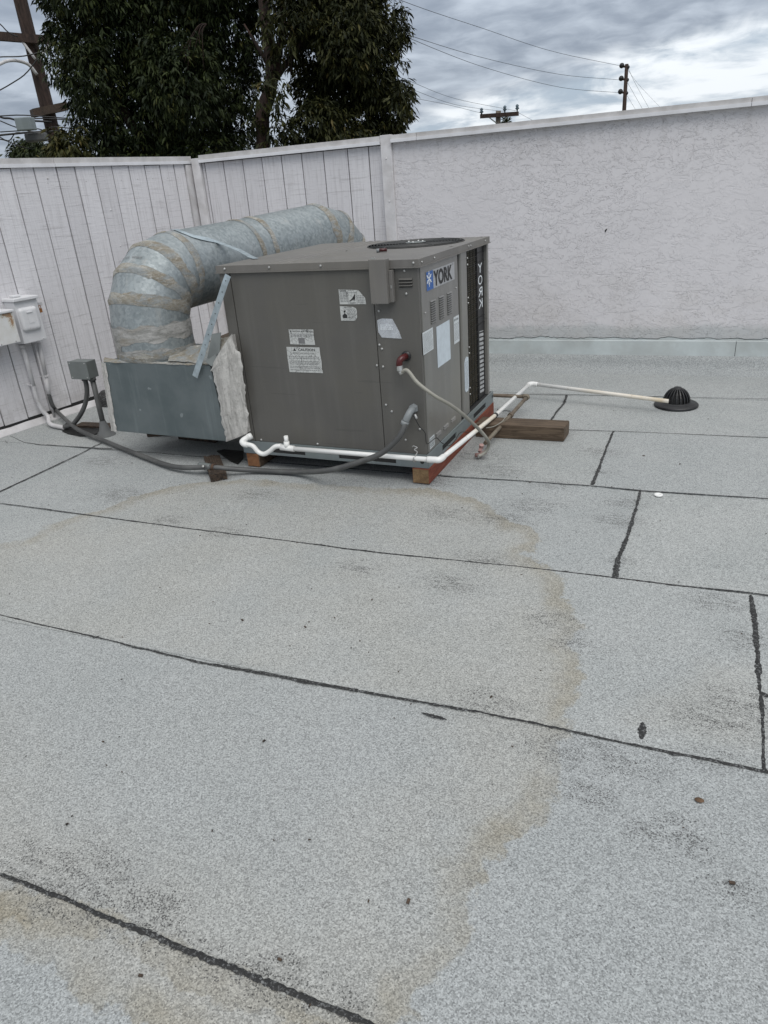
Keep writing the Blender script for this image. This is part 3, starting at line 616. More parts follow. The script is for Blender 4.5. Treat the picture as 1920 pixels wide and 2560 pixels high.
# right side
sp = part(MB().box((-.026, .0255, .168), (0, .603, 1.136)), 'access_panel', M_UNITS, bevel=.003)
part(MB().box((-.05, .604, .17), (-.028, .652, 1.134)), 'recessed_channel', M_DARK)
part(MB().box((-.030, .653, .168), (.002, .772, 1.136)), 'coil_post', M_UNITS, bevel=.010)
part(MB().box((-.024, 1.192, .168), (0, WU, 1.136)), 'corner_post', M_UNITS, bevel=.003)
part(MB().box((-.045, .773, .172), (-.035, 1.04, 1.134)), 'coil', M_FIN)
fin = MB()
zz = .185
while zz < 1.13: fin.box((-.034, .774, zz), (-.026, 1.036, zz+.0035)); zz += .0125
tag(part(fin, 'coil_fins', M_FIN), kind='stuff')
gw = MB()
for y in (.775, .83, .887, .945, 1.003, 1.03): gw.box((-.018, y, .175), (-.015, y+.0022, 1.132))
for z in np.arange(.22, 1.13, .045): gw.box((-.0145, .774, z), (-.0125, 1.035, z+.0015))
tag(part(gw, 'coil_guard', M_WIRE), kind='stuff')
# black strip; pale inlaid letters and slots paint the light seen through its openings
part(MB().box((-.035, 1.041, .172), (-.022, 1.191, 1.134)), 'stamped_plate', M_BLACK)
lt = MB(); FR = V(0, 1, 0)
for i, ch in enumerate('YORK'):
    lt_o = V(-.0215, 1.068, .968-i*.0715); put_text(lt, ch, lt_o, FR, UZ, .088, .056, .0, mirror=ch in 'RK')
part(lt, 'painted_light_letters', M_WPRINT)
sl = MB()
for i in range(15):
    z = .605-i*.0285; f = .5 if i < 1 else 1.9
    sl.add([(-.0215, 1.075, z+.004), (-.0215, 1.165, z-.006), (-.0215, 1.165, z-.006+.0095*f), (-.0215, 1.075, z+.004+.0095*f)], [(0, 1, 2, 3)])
tag(part(sl, 'painted_light_slots', simple('slot_light_paint', (.42, .43, .43), .6, var=.3, scale=30)), kind='stuff')
for z in (1.085, 1.03, .70, .655): part(MB().box((-.0218, 1.045, z), (-.017, 1.188, z+.004)), 'strip_wire', M_WIRE)
# base rails with fork slots
def rail(name, a, b, slots, axis):
    segs = []; cur = a
    for s0, s1 in slots: segs += [(cur, s0, 0), (s0, s1, 1)]; cur = s1
    segs.append((cur, b, 0)); m = MB()
    for s0, s1, sl_ in segs:
        for z0, z1 in (((ZB, .167),) if not sl_ else ((ZB, .103), (.140, .167))):
            if axis == 'x': m.box((s0, -.004, z0), (s1, .002, z1))
            else: m.box((-.002, s0, z0), (.006, s1, z1))
    return part(m, name, M_RAIL)
rail('front_rail', -1.19, .004, [(-.98, -.76), (-.54, -.185)], 'x')
rail('side_rail', .002, 1.29, [(.227, .48), (.83, 1.11)], 'y')
part(MB().box((-1.185, .003, ZB), (-.003, .010, .166)).box((-.012, .011, ZB), (-.003, 1.285, .166)), 'rail_inner', M_DARK)
part(MB().box((-1.18, 1.275, ZB), (-.015, 1.283, .166)), 'back_rail', M_RAIL)
part(MB().box((-1.17, .012, .150), (-.014, 1.27, .166)), 'floor_pan', M_DARK)
for x in (-.03, -1.10, ): part(MB().lathe([(.0001, .001), (.012, .001)], (x, -.004, .125), (0, -1, 0), 12), 'rail_hole', M_DARK)
part(MB().lathe([(.0001, .001), (.012, .001)], (.006, 1.265, .135), (1, 0, 0), 12), 'rail_hole', M_DARK)
# top cover with fan opening
CX, CY, CR = -.36, .905, .292
mb = MB(); N = 64; ring = []; sq = []
X0, X1, Y0, Y1, ZT = -LU-.012, .006, -.008, WU+.010, 1.169
for k in range(N):
    t = 2*math.pi*k/N; ring.append((CX+CR*math.cos(t), CY+CR*math.sin(t), ZT))
    dx_, dy_ = math.cos(t), math.sin(t); s_ = min((.33/abs(dx_)) if abs(dx_) > 1e-6 else 9, (.31/abs(dy_)) if abs(dy_) > 1e-6 else 9)
    sq.append((CX+dx_*s_, CY+dy_*s_, ZT))
mb.add(ring+sq, [(k, N+k, N+(k+1) % N, (k+1) % N) for k in range(N)])
bx0, bx1, by0, by1 = CX-.33, CX+.33, CY-.31, CY+.31
def quad(m, x0, x1, y0, y1, z): m.add([(x0, y0, z), (x1, y0, z), (x1, y1, z), (x0, y1, z)], [(0, 1, 2, 3)])
# ribs pressed into the top left of the fan
ribs = [-.860, -.800, -.740]
quad(mb, bx0, X1, Y0, by0, ZT); quad(mb, bx1, X1, by0, by1, ZT); quad(mb, bx0, X1, by1, Y1, ZT)
xcur = X0
for rx in ribs:
    quad(mb, xcur, rx-.012, Y0, Y1, ZT)
    mb.add([(rx-.012, Y0, ZT), (rx-.012, Y1, ZT), (rx-.005, Y0+.03, ZT+.006), (rx-.005, Y1-.03, ZT+.006), (rx+.005, Y0+.03, ZT+.006), (rx+.005, Y1-.03, ZT+.006), (rx+.012, Y0, ZT), (rx+.012, Y1, ZT)],
           [(0, 2, 3, 1), (2, 4, 5, 3), (4, 6, 7, 5), (0, 6, 4, 2), (1, 3, 5, 7)]); xcur = rx+.012
quad(mb, xcur, bx0, Y0, Y1, ZT)
# skirt
zl_ = 1.134
for a_, b_ in (((X0, Y0), (X1, Y0)), ((X1, Y0), (X1, Y1)), ((X1, Y1), (X0, Y1)), ((X0, Y1), (X0, Y0))):
    mb.add([(a_[0], a_[1], zl_), (b_[0], b_[1], zl_), (b_[0], b_[1], ZT), (a_[0], a_[1], ZT)], [(0, 1, 2, 3)])
part(mb, 'top_cover', M_TOP)
mb = MB(); d_ = .006      # outward lip at the bottom of the cover
mb.box((X0-d_, Y0-d_, zl_-.004), (X1+d_, Y0+.004, zl_)).box((X1-.004, Y0+.0045, zl_-.004), (X1+d_, Y1+d_, zl_)).box((X0-d_, Y0+.0045, zl_-.004), (X0+.004, Y1+d_, zl_))
part(mb, 'cover_lip', M_TOP)
part(MB().lathe([(CR, 0), (CR, -.16)], (CX, CY, ZT), n=48), 'fan_shroud', M_BLACK)
part(MB().lathe([(CR, 0.001), (.0001, .001)], (CX, CY, ZT-.16), n=32), 'fan_floor', M_DARK)
bl = MB()
for k in range(4):
    t = k*math.pi/2+.4; u_ = V(math.cos(t), math.sin(t), 0); w_ = V(-math.sin(t), math.cos(t), 0); c_ = V(CX, CY, ZT-.08)
    bl.add([c_+u_*.05-w_*.05+UZ*.02, c_+u_*.26-w_*.12+UZ*.03, c_+u_*.27+w_*.06-UZ*.03, c_+u_*.05+w_*.04-UZ*.02], [(0, 1, 2, 3)])
part(bl, 'fan_blades', M_BLACK); part(MB().lathe([(.0001, .0), (.06, 0), (.06, -.09)], (CX, CY, ZT-.03), n=20), 'fan_motor', M_JBOX)
gr = MB()
for i in range(13):
    rr = .292-i*.0185; z = ZT+.007-.003*(i/12)**2 if i else ZT+.003
    gr.tube([(CX+rr*math.cos(2*math.pi*k/48), CY+rr*math.sin(2*math.pi*k/48), z) for k in range(49)], .0020 if i else .0035, 5, False)
for k in range(6):
    t = k*math.pi/3+.2; gr.tube([(CX+.05*math.cos(t), CY+.05*math.sin(t), ZT+.006), (CX+.27*math.cos(t), CY+.27*math.sin(t), ZT+.009), (CX+.296*math.cos(t), CY+.296*math.sin(t), ZT+.002)], .003, 5)
fg = part(gr, 'fan_grille', simple('grille_wire', (.045, .045, .043), .45))
part(MB().lathe([(.0001, .012), (.06, .012), (.062, .010)], (CX, CY, ZT-.001), n=20), 'fan_hub_plate', M_JBOX)
for k in range(4):
    t = k*math.pi/2; part(MB().lathe([(.006, .0), (.006, .006), (.0001, .007)], (CX+.045*math.cos(t), CY+.045*math.sin(t), ZT+.011), n=8), 'bolt', M_STEEL)
# screws
def screws(pts, nrm, r=.0065, par=ac):
    for p in pts: part(MB().lathe([(r, 0), (r, .003), (r*.6, .0055), (.0001, .006)], p, nrm, 10), 'screw', M_BOLT, par)
screws([(-s, -.001, z) for s, z in [(.072, 1.117), (.069, 1.009), (.224, .926), (.234, .755), (.222, .734), (.223, .641), (.222, .435), (.191, .400), (.035, .311), (.12, .245)]], (0, -1, 0))
screws([(-s, .001, z) for s, z in [(.259, .646), (1.055, .178), (.672, .18)]]+[(-1.13, -.001, .647)], (0, -1, 0))
screws([(-s, Y0-.001, 1.153) for s in (1.119, .836, .528, .020)], (0, -1, 0))
screws([(X1+.001, y, 1.152) for y in (.03, .21, .79, .83, 1.13)], (1, 0, 0), .005)
screws([(.001, y, z) for y, z in [(.56, .955), (.06, .905)]], (1, 0, 0), .005)
screws([(.004, .768, z) for z in (1.09, 1.055, .87, .84, .58, .545, .33, .29)], (1, 0, 0), .005)
# louvers
def louver(o, ex, ey, nrm, w, h, d=.010, parent=sp, mat=M_UNITS):
    o, ex, ey, nrm = map(lambda q: np.asarray(q, float), (o, ex, ey, nrm))
    m = MB(); T0, T1 = o+ey*h, o+ex*w+ey*h; B0, B1 = o+nrm*d+ey*h*.30+ex*w*.04, o+ex*w*.96+nrm*d+ey*h*.30
    m.add([T0, T1, B1, B0, o+ey*h*.05+ex*w*.02, o+ex*w*.98+ey*h*.05], [(3, 2, 1, 0), (0, 4, 3), (1, 2, 5)])
    k_ = MB(); k_.add([o+nrm*.0008+ex*w*.02-ey*h*.25, o+nrm*.0008+ex*w*.98-ey*h*.25, o+nrm*.0008+ex*w*.98+ey*h*.30, o+nrm*.0008+ex*w*.02+ey*h*.30], [(0, 1, 2, 3)]); part(k_, 'louver_slit_shade', M_DARK, parent)  # dark quad stands for the opening and paints the shade under the hood
    part(m, 'louver', mat, parent)
for y0 in (.141, .272, .404):
    for i in range(10): louver((.0005, y0, .834+i*.0118), FR, UZ, (1, 0, 0), .078, .0095, .007)
for y0 in (.140, .270, .400):
    for i in range(2): louver((.0005, y0, .218+i*.012), FR, UZ, (1, 0, 0), .080, .0095, .007)
cp = [o for o in ac.children if o.name.startswith('corner_panel')][0]
for i in range(3): louver((-.106, -.0005, 1.042+i*.0145), (1, 0, 0), UZ, (0, -1, 0), .074, .012, .009, cp, M_UNIT)
# control box hung over the top edge
cbx = part(MB().box((-.238, -.060, .968), (-.146, -.010, 1.180)), 'control_box', M_TOP, bevel=.004)
part(MB().box((-.1455, -.034, .973), (-.126, -.006, 1.125)), 'control_box_flange', M_TOP, bevel=.002)
part(MB().box((-.136, -.037, 1.04), (-.130, -.0345, 1.055)), 'flange_tab', M_BOLT)
part(MB().box((-.225, -.055, 1.1805), (-.200, -.045, 1.186)), 'bent_tab', M_STEEL)
# logo plate
def plate(parent, name, mat, o, ex, ey, poly, off=.0012):
    nrm = np.cross(ex, ey); o = np.asarray(o, float)+nrm*off
    m = MB(); m.prism([o+np.asarray(ex)*a_+np.asarray(ey)*b_ for a_, b_ in poly], nrm*.0008); return part(m, name, mat, parent)
EX, EY = V(0, 1, 0), UZ
lg = plate(sp, 'logo_plate', M_LOGO, (0, .097, 1.004), EX, EY, [(0, 0), (.445, 0), (.445, .092), (0, .092)], .001)
plate(sp, 'logo_blue_field', M_BLUE, (0, .099, 1.005), EX, EY, [(0, 0), (.096, 0), (.096, .09), (0, .09)], .0022)
m = MB(); put_text(m, 'YORK', (.0032, .203, 1.011), EX, EY, .296, .078, .035); part(m, 'logo_lettering', M_INK, sp)
m = MB(); put_text(m, 'o', (.0032, .508, 1.083), EX, EY, .008, .008); part(m, 'logo_mark', M_INK, sp)
m = MB(); c_ = V(.0034, .135, 1.060)
for k in range(6):
    t = k*math.pi/3+math.pi/2; d_ = V(0, math.cos(t)*1.0, math.sin(t)); m.bar(c_+d_*.001, c_+d_*.038, .0055, .0006+.0001*k, (1, 0, 0))
    for s_ in (-1, 1):
        t2 = t+s_*.85; q = c_+d_*.019; m.bar(q, q+V(0, math.cos(t2), math.sin(t2))*.011, .0038, .0006, (1, 0, 0))
m2 = MB(); m2.v = m.v; m2.f = m.f; m2.sm = m.sm; part(m2, 'snowflake', M_WPRINT, sp)
def lines(parent, o, ex, ey, x0, x1, ys, h=.0022, seed=0, mat=None, off=.0024, words=True):
    r = random.Random(seed); nrm = np.cross(ex, ey); m = MB(); o = np.asarray(o, float)+nrm*off
    for y in ys:
        x = x0
        while x < x1-.004:
            wd = r.uniform(.006, .02) if words else x1-x0
            wd = min(wd, x1-x); m.add([o+ex*x+ey*y, o+ex*(x+wd)+ey*y, o+ex*(x+wd)+ey*(y+h), o+ex*x+ey*(y+h)], [(0, 1, 2, 3)]); x += wd+.0035
    return tag(part(m, 'fine_print', mat or M_INKG, parent), kind='stuff')
p_ = plate(sp, 'paper_label', M_LAB, (0, .010, .703), EX, EY, [(0, 0), (.151, 0), (.151, .112), (0, .112)]); lines(sp, (0, .010, .703), EX, EY, .008, .143, [.1-.0062*i for i in range(16)], .0018, 1)
plate(sp, 'blank_label', M_LABB, (0, .216, .587), EX, EY, [(0, 0), (.216, 0), (.216, .218), (0, .218)])
m = MB()
for i in range(7): m.box((.0022, .225+i*.03, .60), (.0024, .226+i*.03, .79))
p_ = plate(sp, 'refrigerant_label', M_LAB, (0, .502, .653), EX, EY, [(0, 0), (.096, 0), (.096, .150), (0, .150)]); lines(sp, (0, .502, .653), EX, EY, .008, .088, [.108-.0075*i for i in range(13)], .0022, 2)
m = MB(); put_text(m, 'R-410A', (.0024, .511, .779), EX, EY, .076, .013, .02); part(m, 'label_heading', M_INK, sp)
p_ = plate(sp, 'code_label', M_LAB, (0, .040, .183), EX, EY, [(0, 0), (.075, .002), (.075, .063), (0, .063)]); lines(sp, (0, .040, .183), EX, EY, .006, .068, [.008, .016, .022, .030, .038, .044, .052], .0035, 3, M_INK)
plate([o for o in ac.children if o.name.startswith('coil_post')][0], 'rating_label', M_LABB, (.002, .673, .322), EX, EY, [(.015, 0), (.06, -.002), (.078, .015), (.08, .20), (.05, .212), (.02, .205), (0, .18), (0, .02)])
lines([o for o in ac.children if o.name.startswith('coil_post')][0], (.002, .673, .322), EX, EY, .012, .07, [.02+.008*i for i in range(21)], .002, 12)
# front stickers
FX = V(1, 0, 0); sv = [o for o in ac.children if o.name.startswith('service_panel')][0]
def FO(s, z): return V(-s, .002, z)
plate(sv, 'warning_label', M_LABC, FO(.798, .595), FX, UZ, [(.0, 0), (.211, .0), (.207, .03), (.210, .06), (.206, .10), (.206, .140), (0, .140), (-.002, .08)])
m = MB(); put_text(m, 'CAUTION', FO(.726, .714)+V(0, -.0026, 0), FX, UZ, .105, .014, .02); part(m, 'label_heading', M_INK, sv)
m = MB(); t0 = FO(.757, .714)+V(0, -.0026, 0); m.add([t0, t0+V(.018, 0, 0), t0+V(.009, 0, .015)], [(0, 1, 2)]); part(m, 'warning_triangle', M_INK, sv)
def phrase(parent, txt, s, z, w, h=.0075, mat=None): m = MB(); put_text(m, txt, FO(s, z)+V(0, -.0026, 0), FX, UZ, w, h, .01); part(m, 'label_wording', mat or M_INKG, parent)
phrase(sv, 'CONSULT UNIT INSTALLATION', .762, .698, .135); lines(sv, FO(.798, .595), FX, UZ, .008, .195, [.086, .077, .060, .052, .045, .032, .024, .012], .0032, 4)
plate(sv, 'attention_label', M_LABC, FO(.771, .750), FX, UZ, [(0, 0), (.155, -.002), (.152, .04), (.153, .08), (0, .08), (.001, .05)])
phrase(sv, 'CAUTION', .751, .816, .052, .0085, M_INK); phrase(sv, 'ATTENTION', .682, .816, .060, .0085, M_INK)
for s_ in (.7645, .695): m = MB(); t0 = FO(s_, .816)+V(0, -.0026, 0); m.add([t0, t0+V(.010, 0, 0), t0+V(.005, 0, .0085)], [(0, 1, 2)]); part(m, 'warning_triangle', M_INK, sv)
lines(sv, FO(.771, .750), FX, UZ, .008, .143, [.054, .047, .040], .003, 5)
m = MB(); m.add([FO(.717, .754)+V(0, -.0026, 0), FO(.677, .754)+V(0, -.0026, 0), FO(.677, .785)+V(0, -.0026, 0), FO(.717, .785)+V(0, -.0026, 0)], [(0, 1, 2, 3)]); part(m, 'label_picture', M_INKG, sv)
plate(sv, 'hand_label', M_LABC, FO(.444, .960), FX, UZ, [(0, 0), (.151, 0), (.148, .030), (.128, .052), (.112, .070), (0, .074), (.001, .04)])
lines(sv, FO(.444, .960), FX, UZ, .006, .050, [.064, .050, .042, .035, .028, .020, .012], .003, 6); lines(sv, FO(.444, .960), FX, UZ, .104, .140, [.040, .032, .024, .016, .009], .003, 7)
phrase(sv, 'CAUTION', .436, 1.0235, .036, .0075, M_INK)
m = MB(); b0 = FO(.390, .972)+V(0, -.0026, 0)
hand = [(0, .004), (.010, .009), (.020, .018), (.030, .030), (.037, .040), (.038, .022), (.034, .008), (.030, .006), (.030, .014), (.024, .006), (.022, .012), (.016, .003), (.015, .008), (.008, .001)]
m.add([b0+V(x, 0, z) for x, z in hand], [tuple(range(len(hand)))]); m.add([b0+V(.002, 0, -.007), b0+V(.038, 0, -.007), b0+V(.038, 0, -.004), b0+V(.002, 0, -.004)], [(0, 1, 2, 3)]); part(m, 'hand_symbol', M_INK, sv)
m = MB(); m.box((-.393, -.0012, .962), (-.3922, -.0004, 1.02)).box((-.344, -.0012, .962), (-.3432, -.0004, 1.02)).box((-.44, -.0012, 1.018), (-.34, -.0004, 1.0188)); part(m, 'label_rule', M_INKG, sv)
plate(sv, 'fan_label', M_LABC, FO(.445, .877), FX, UZ, [(0, 0), (.080, .0), (.094, .014), (.096, .05), (.092, .062), (.075, .070), (0, .074)])
lines(sv, FO(.445, .877), FX, UZ, .042, .088, [.058, .051, .044, .037, .030, .023, .015, .008], .0025, 8); phrase(sv, 'CAUTION', .422, .9415, .045, .006, M_INK)
m = MB(); b0 = FO(.436, .890)+V(0, -.0026, 0)
m.add([b0+V(.004, 0, 0), b0+V(.028, 0, 0), b0+V(.030, 0, .014), b0+V(.016, 0, .026), b0+V(.002, 0, .014)], [(0, 1, 2, 3, 4)]); m.add([b0+V(.016+.006*math.cos(k), 0, .034+.006*math.sin(k)) for k in np.linspace(0, 5.5, 9)], [tuple(range(9))]); m.add([b0+V(.024, 0, .030), b0+V(.034, 0, .026), b0+V(.033, 0, .023)], [(0, 1, 2)]); m.add([b0+V(.008, 0, .034), b0+V(-.002, 0, .040), b0+V(-.001, 0, .042)], [(0, 1, 2)])
part(m, 'person_symbol', M_INK, sv)
plate(cp, 'foil_label', M_FOIL, FO(.238, .789)-V(0, .002, 0), FX, UZ, [(.02, .004), (.060, .002), (.130, -.001), (.118, .035), (.100, .070), (.085, .098), (.03, .100), (.012, .096), (0, .090), (.002, .03)])
lines(cp, FO(.238, .789)-V(0, .002, 0), FX, UZ, .015, .085, [.045, .055, .065], .004, 9, M_WPRINT)
# conduit hub, gas elbow
E_BODY = None
def mbl(): return MB()
part(MB().lathe([(.026, 0), (.026, .012), (.021, .014), (.021, .03), (.0001, .03)], (-.062, -.001, .425), (0, -1, 0), 6, False), 'conduit_hub', M_PFIT)
part(MB().lathe([(.026, 0), (.026, .006), (.0001, .007)], (-.088, -.001, .700), (0, -1, 0), 16), 'rubber_grommet', M_BLACK)

# helper converting local unit coords
hubw = L2W(-.062, -.035, .425); redw = L2W(-.088, -.01, .700)
# big grey flexible conduit
cpts = [L2W(-.062, -.030, .425), L2W(-.066, -.058, .415), L2W(-.078, -.068, .385)]
def zfix(u, v, y): return yp(u, v, y)
e1 = [np.array(cpts[2])]
cw = [cpts[0], cpts[1], cpts[2], zfix(1004, 1082, -.10), zfix(985, 1107, -.115), zfix(950, 1135, -.13), zfix(895, 1156, -.14), zfix(820, 1176, -.15), zp(742, 1180, .026), zp(640, 1176, .022)]
cond = thing('flexible_conduit', zp(742, 1176, 0), 'thick dark grey flexible conduit running from the unit front across the roof to the wall', 'conduit')
ground_pts = [zp(575, 1172, .045), zp(525, 1168, .055), zp(438, 1167, .03), zp(358, 1141, .022), zp(258, 1101, .022), zp(215, 1084, .03), zp(184, 1066, .055)]
wall_pts = [wl(1.985, .06, .06), wl(1.997, .035, .12), wl(2.0, .03, .21)]
c1p = [cw[2]]+cw[3:]+ground_pts+wall_pts
MB().tube(smooth_path(c1p, 8), .0155, 12).build('conduit_jacket', M_GCON, cond)
MB().tube(smooth_path([L2W(-.062, -.012, .425), L2W(-.063, -.045, .423), L2W(-.070, -.066, .405), L2W(-.084, -.074, .375)], 5), .0185, 14).build('elbow_fitting', M_PFIT, cond)
q = L2W(-.084, -.074, .375); q2 = L2W(-.092, -.078, .355); MB().tube([q, q2], .0215, 12).build('fitting_nut', M_PFIT, cond)
MB().tube([wl(2.0, .03, .19), wl(1.985, .03, .345)], .0155, 12).tube([wl(1.985, .03, .345), wl(1.965, .03, .60)], .0155, 12).build('rigid_conduit', M_PCON, cond)
MB().tube([wl(1.999, .022, .02), wl(2.0, .022, .20), wl(2.0, .022, .36), wl(1.998, .022, .60)], .010, 8).build('thin_conduit', M_PCON, cond)
def strap(parent, t, z, w=.03): MB().obox(wl(t+.03, .0, z-.006), -LD*.06, LN*.004, UZ*.013).obox(wl(t+.019, .0035, z-.008), -LD*.038, LN*.046, UZ*.015).build('strap', M_PCON, parent, .003)
strap(cond, 1.983, .345)
# second conduit (white, ribbed) from the switch down to the joint box
cond2 = thing('ribbed_conduit', wl(2.1, .04, 0), 'off-white ribbed conduit dropping from the rust-streaked box to the roof', 'conduit')
MB().tube([wl(2.11, .04, .61), wl(2.112, .04, .465), wl(2.113, .04, .30)], .0165, 12).build('rigid_conduit', M_PCON, cond2); strap(cond2, 2.113, .31)
MB().tube([wl(2.11, .04, .615), wl(2.11, .04, .592)], .022, 12).build('fitting_nut', M_PCON, cond2)
pp = smooth_path([wl(2.113, .04, .30), wl(2.116, .042, .206), wl(2.105, .05, .11), wl(2.085, .075, .05), V(-3.237, .511, .03), V(-3.16, .47, .024), V(-3.02, .44, .022)], 10)
rd = [.0165+.0018*(i % 2) for i in range(len(pp))]
pp2 = []; 
for i in range(len(pp)-1):
    for j in range(3): pp2.append(pp[i]+(pp[i+1]-pp[i])*j/3)
MB().tube(pp2[:110], .0165, 10, radii=[.0165+.0022*math.sin(i*2.1) for i in range(len(pp2[:110]))]).build('ribbed_hose', M_PCON, cond2)
MB().tube(pp2[105:], .0170, 10).build('lower_sleeve', M_PCON, cond2)
# junction box on stub
jb = thing('junction_box', (-2.6, .40, 0), 'small square grey junction box raised on a conduit stub beside the duct box', 'junction box')
MB().box((-2.735, .36, .425), (-2.575, .45, .545)).build('box_body', M_JBOX, jb, .003); MB().box((-2.738, .354, .422), (-2.572, .3595, .548)).build('cover_plate', M_JBOX, jb, .0015)
dots(jb, [V(-2.722, .354, .535), V(-2.59, .354, .535), V(-2.722, .354, .436), V(-2.59, .354, .436)], (0, -1, 0), .004, 'screw', M_BOLT)
MB().tube([(-2.60, .405, .424), (-2.60, .405, .05)], .0185, 14).build('conduit_stub', M_GCON, jb)
MB().tube([(-2.60, .405, .424), (-2.60, .405, .402)], .026, 12).tube([(-2.665, .405, .424), (-2.665, .405, .402)], .026, 12).build('lock_nut', M_GCON, jb)
MB().lathe([(.020, .11), (.026, .09), (.040, .035), (.068, .004), (.072, .0)], (-2.60, .405, 0), n=20).build('mastic_cone', simple('mastic_grey', (.13, .135, .135), .8, bmp=.004, bscale=30), jb)
MB().tube(smooth_path([(-2.665, .405, .42), (-2.668, .40, .335), (-2.705, .40, .25), (-2.756, .40, .18), (-2.827, .405, .114), (-2.93, .425, .05), (-3.03, .45, .026)], 8), .0165, 12).build('flexible_bend', M_GCON, jb)
# ragged dark patch of tar and rotten board under the conduits
m = MB(); r = np.random.default_rng(12)
pt = [zp(*q, .006) for q in [(152, 1068), (170, 1056), (186, 1060), (215, 1066), (262, 1066), (283, 1062), (286, 1072), (258, 1080), (230, 1088), (200, 1090), (170, 1084), (156, 1078)]]
m.prism([p_-UZ*.005 for p_ in pt], UZ*.008); o = m.build('tar_patch', M_DKW2); tag(o, 'ragged black tar patch on the roof beneath the crossing conduits', 'tar patch')
o = MB().obox(V(-2.98, .50, .004), V(.40, .02, 0), V(-.006, .09, 0), UZ*.018).build('rotten_board', M_DKW); tag(o, 'thin blackened board lying behind the grey conduits near the duct box', 'board')
m = MB(); m.lathe([(.0001, .115), (.05, .11), (.085, .08), (.10, .03), (.105, .0)], (-3.20, 1.14, .0), n=20); o = m.build('vent_hood', M_TAR); tag(o, 'small dark rounded vent hood at the foot of the board wall behind the duct box', 'vent')
# ------------------------------------------------------------------ electrical boxes
sw = thing('disconnect_switch', wl(2.04, .06, .6), 'white electrical disconnect box with domed door and lever, right of the rusty box', 'electrical box')
MB().obox(wl(2.137, 0, .628), -LD*.19, LN*.118, UZ*.300).build('box_body', M_EBOX, sw, .004)
MB().obox(wl(2.148, 0, .9295), -LD*.206, LN*.142, UZ*.022).build('rain_lid', M_EBOX, sw, .004)
MB().obox(wl(2.105, .03, .952), -LD*.065, LN*.05, UZ*.018).build('knockout_hub', M_EBOX, sw, .006)
MB().obox(wl(2.127, .085, .712), -LD*.152, LN*.061, UZ*.170).build('domed_door', M_EBOX, sw, .026, seg=5)
MB().obox(wl(2.073, .1468, .768), -LD*.046, LN*.0015, UZ*.080).build('door_label', M_EBOX, sw)
MB().obox(wl(2.078, .1468, .842), -LD*.046, LN*.007, UZ*.009).build('door_latch', M_EBOX, sw, .002)
m = MB().obox(wl(1.9465, .07, .835), -LD*.012, LN*.03, UZ*.06).obox(wl(1.9340, .075, .868), -LD*.035, LN*.028, UZ*.028); m.build('lever', M_PCON, sw, .004)
MB().obox(wl(1.944, .102, .822), -LD*.022, LN*.012, UZ*.03).tube([wl(1.940, .108, .852), wl(1.938, .108, .872), wl(1.926, .108, .872), wl(1.925, .108, .852)], .003, 6).build('padlock', M_BRASS, sw, .003)
dots(sw, [wl(1.975, .118, .64)], LN, .006, 'screw', M_EBOX)
pb = thing('pull_box', wl(2.3, .08, .64), 'white enamelled electrical box with brown rust streaks, cut by the left edge', 'electrical box')
m = MB().obox(wl(2.56, 0, .660), -LD*.362, LN*.175, UZ*.215); o = m.build('box_body', M_EBOX, pb, .003)
nn = 18; vs = []; fs = []
for i in range(nn+1):
    for j in range(nn+1): vs.append(wl(2.556-.354*i/nn, .1765, .664+.206*j/nn))
fs = [(i*(nn+1)+j, (i+1)*(nn+1)+j, (i+1)*(nn+1)+j+1, i*(nn+1)+j+1) for i in range(nn) for j in range(nn)]
o = MB().add(vs, fs).build('front_cover', M_RUST, pb)
val = []
for i in range(nn+1):
    for j in range(nn+1):
        t = 2.556-.354*i/nn; z = .664+.206*j/nn
        v1 = max(0, 1-abs(t-2.228)/.035)*min(1, max(0, (z-.745)/.06)); v2 = max(0, 1-abs(t-2.27)/.05)*min(1, max(0, (z-.835)/.02)); v3 = .4*max(0, 1-abs(t-2.228)/.02)*min(1, max(0, (z-.68)/.06))
        val.append(min(1, v1+v2+v3))
o.data.attributes.new('rust', 'FLOAT', 'POINT').data.foreach_set('value', val)
MB().obox(wl(2.57, 0, .8755), -LD*.378, LN*.19, UZ*.016).build('rain_lid', M_EBOX, pb, .003)
dots(pb, [wl(2.235, .177, .673), wl(2.35, .177, .673)], LN, .005, 'screw', M_BOLT)

# ------------------------------------------------------------------ timbers
def timber(name, o, ax, ay, az, mat, end, label, cat='timber', group=None, bev=.003):
    r0 = thing(name, np.asarray(o), label, cat, group)
    MB().obox(o, ax, ay, az).build('timber_body', mat, r0, bev)
    d = unit(ax)
    return r0
tr = timber('red_timber', L2W(-.088, .0, 0)+UZ*.001, L2W(0, 1.29, 0), -L2W(.090, 0, 0)*-1, UZ*.087, M_REDW, None, 'red-brown painted timber carrying the right edge of the air conditioner') if False else None
def tb(name, x0, x1, y0, y1, z1, mat, endmat, label, group=None):
    t = thing(name, L2W((x0+x1)/2, (y0+y1)/2, 0), label, 'timber', group); t.rotation_euler = (0, 0, AR)
    c = V((x0+x1)/2, (y0+y1)/2, 0)
    m = MB().box((x0-c[0], y0-c[1], .001), (x1-c[0], y1-c[1], z1)); m.build('timber_body', mat, t, .003, local=True)
    m = MB().box((x0-c[0]+.003, y0-c[1]-.002, .004), (x1-c[0]-.003, y0-c[1]-.0001, z1-.003)); m.build('end_grain', endmat, t, local=True)
    return t
tb('sleeper_timber', -.088, .010, -.012, 1.29, .0875, M_REDW, M_ENDG, 'red-brown timber with pale sawn end under the right edge of the air conditioner')
tb('sleeper_timber', -1.178, -1.090, .0, 1.25, .0875, M_BRW, M_ORW, 'timber with fresh orange sawn end under the left edge of the air conditioner')
t = thing('support_timber', (.35, .88, 0), 'short weathered brown timber block lying on the roof under the white pipe', 'timber')
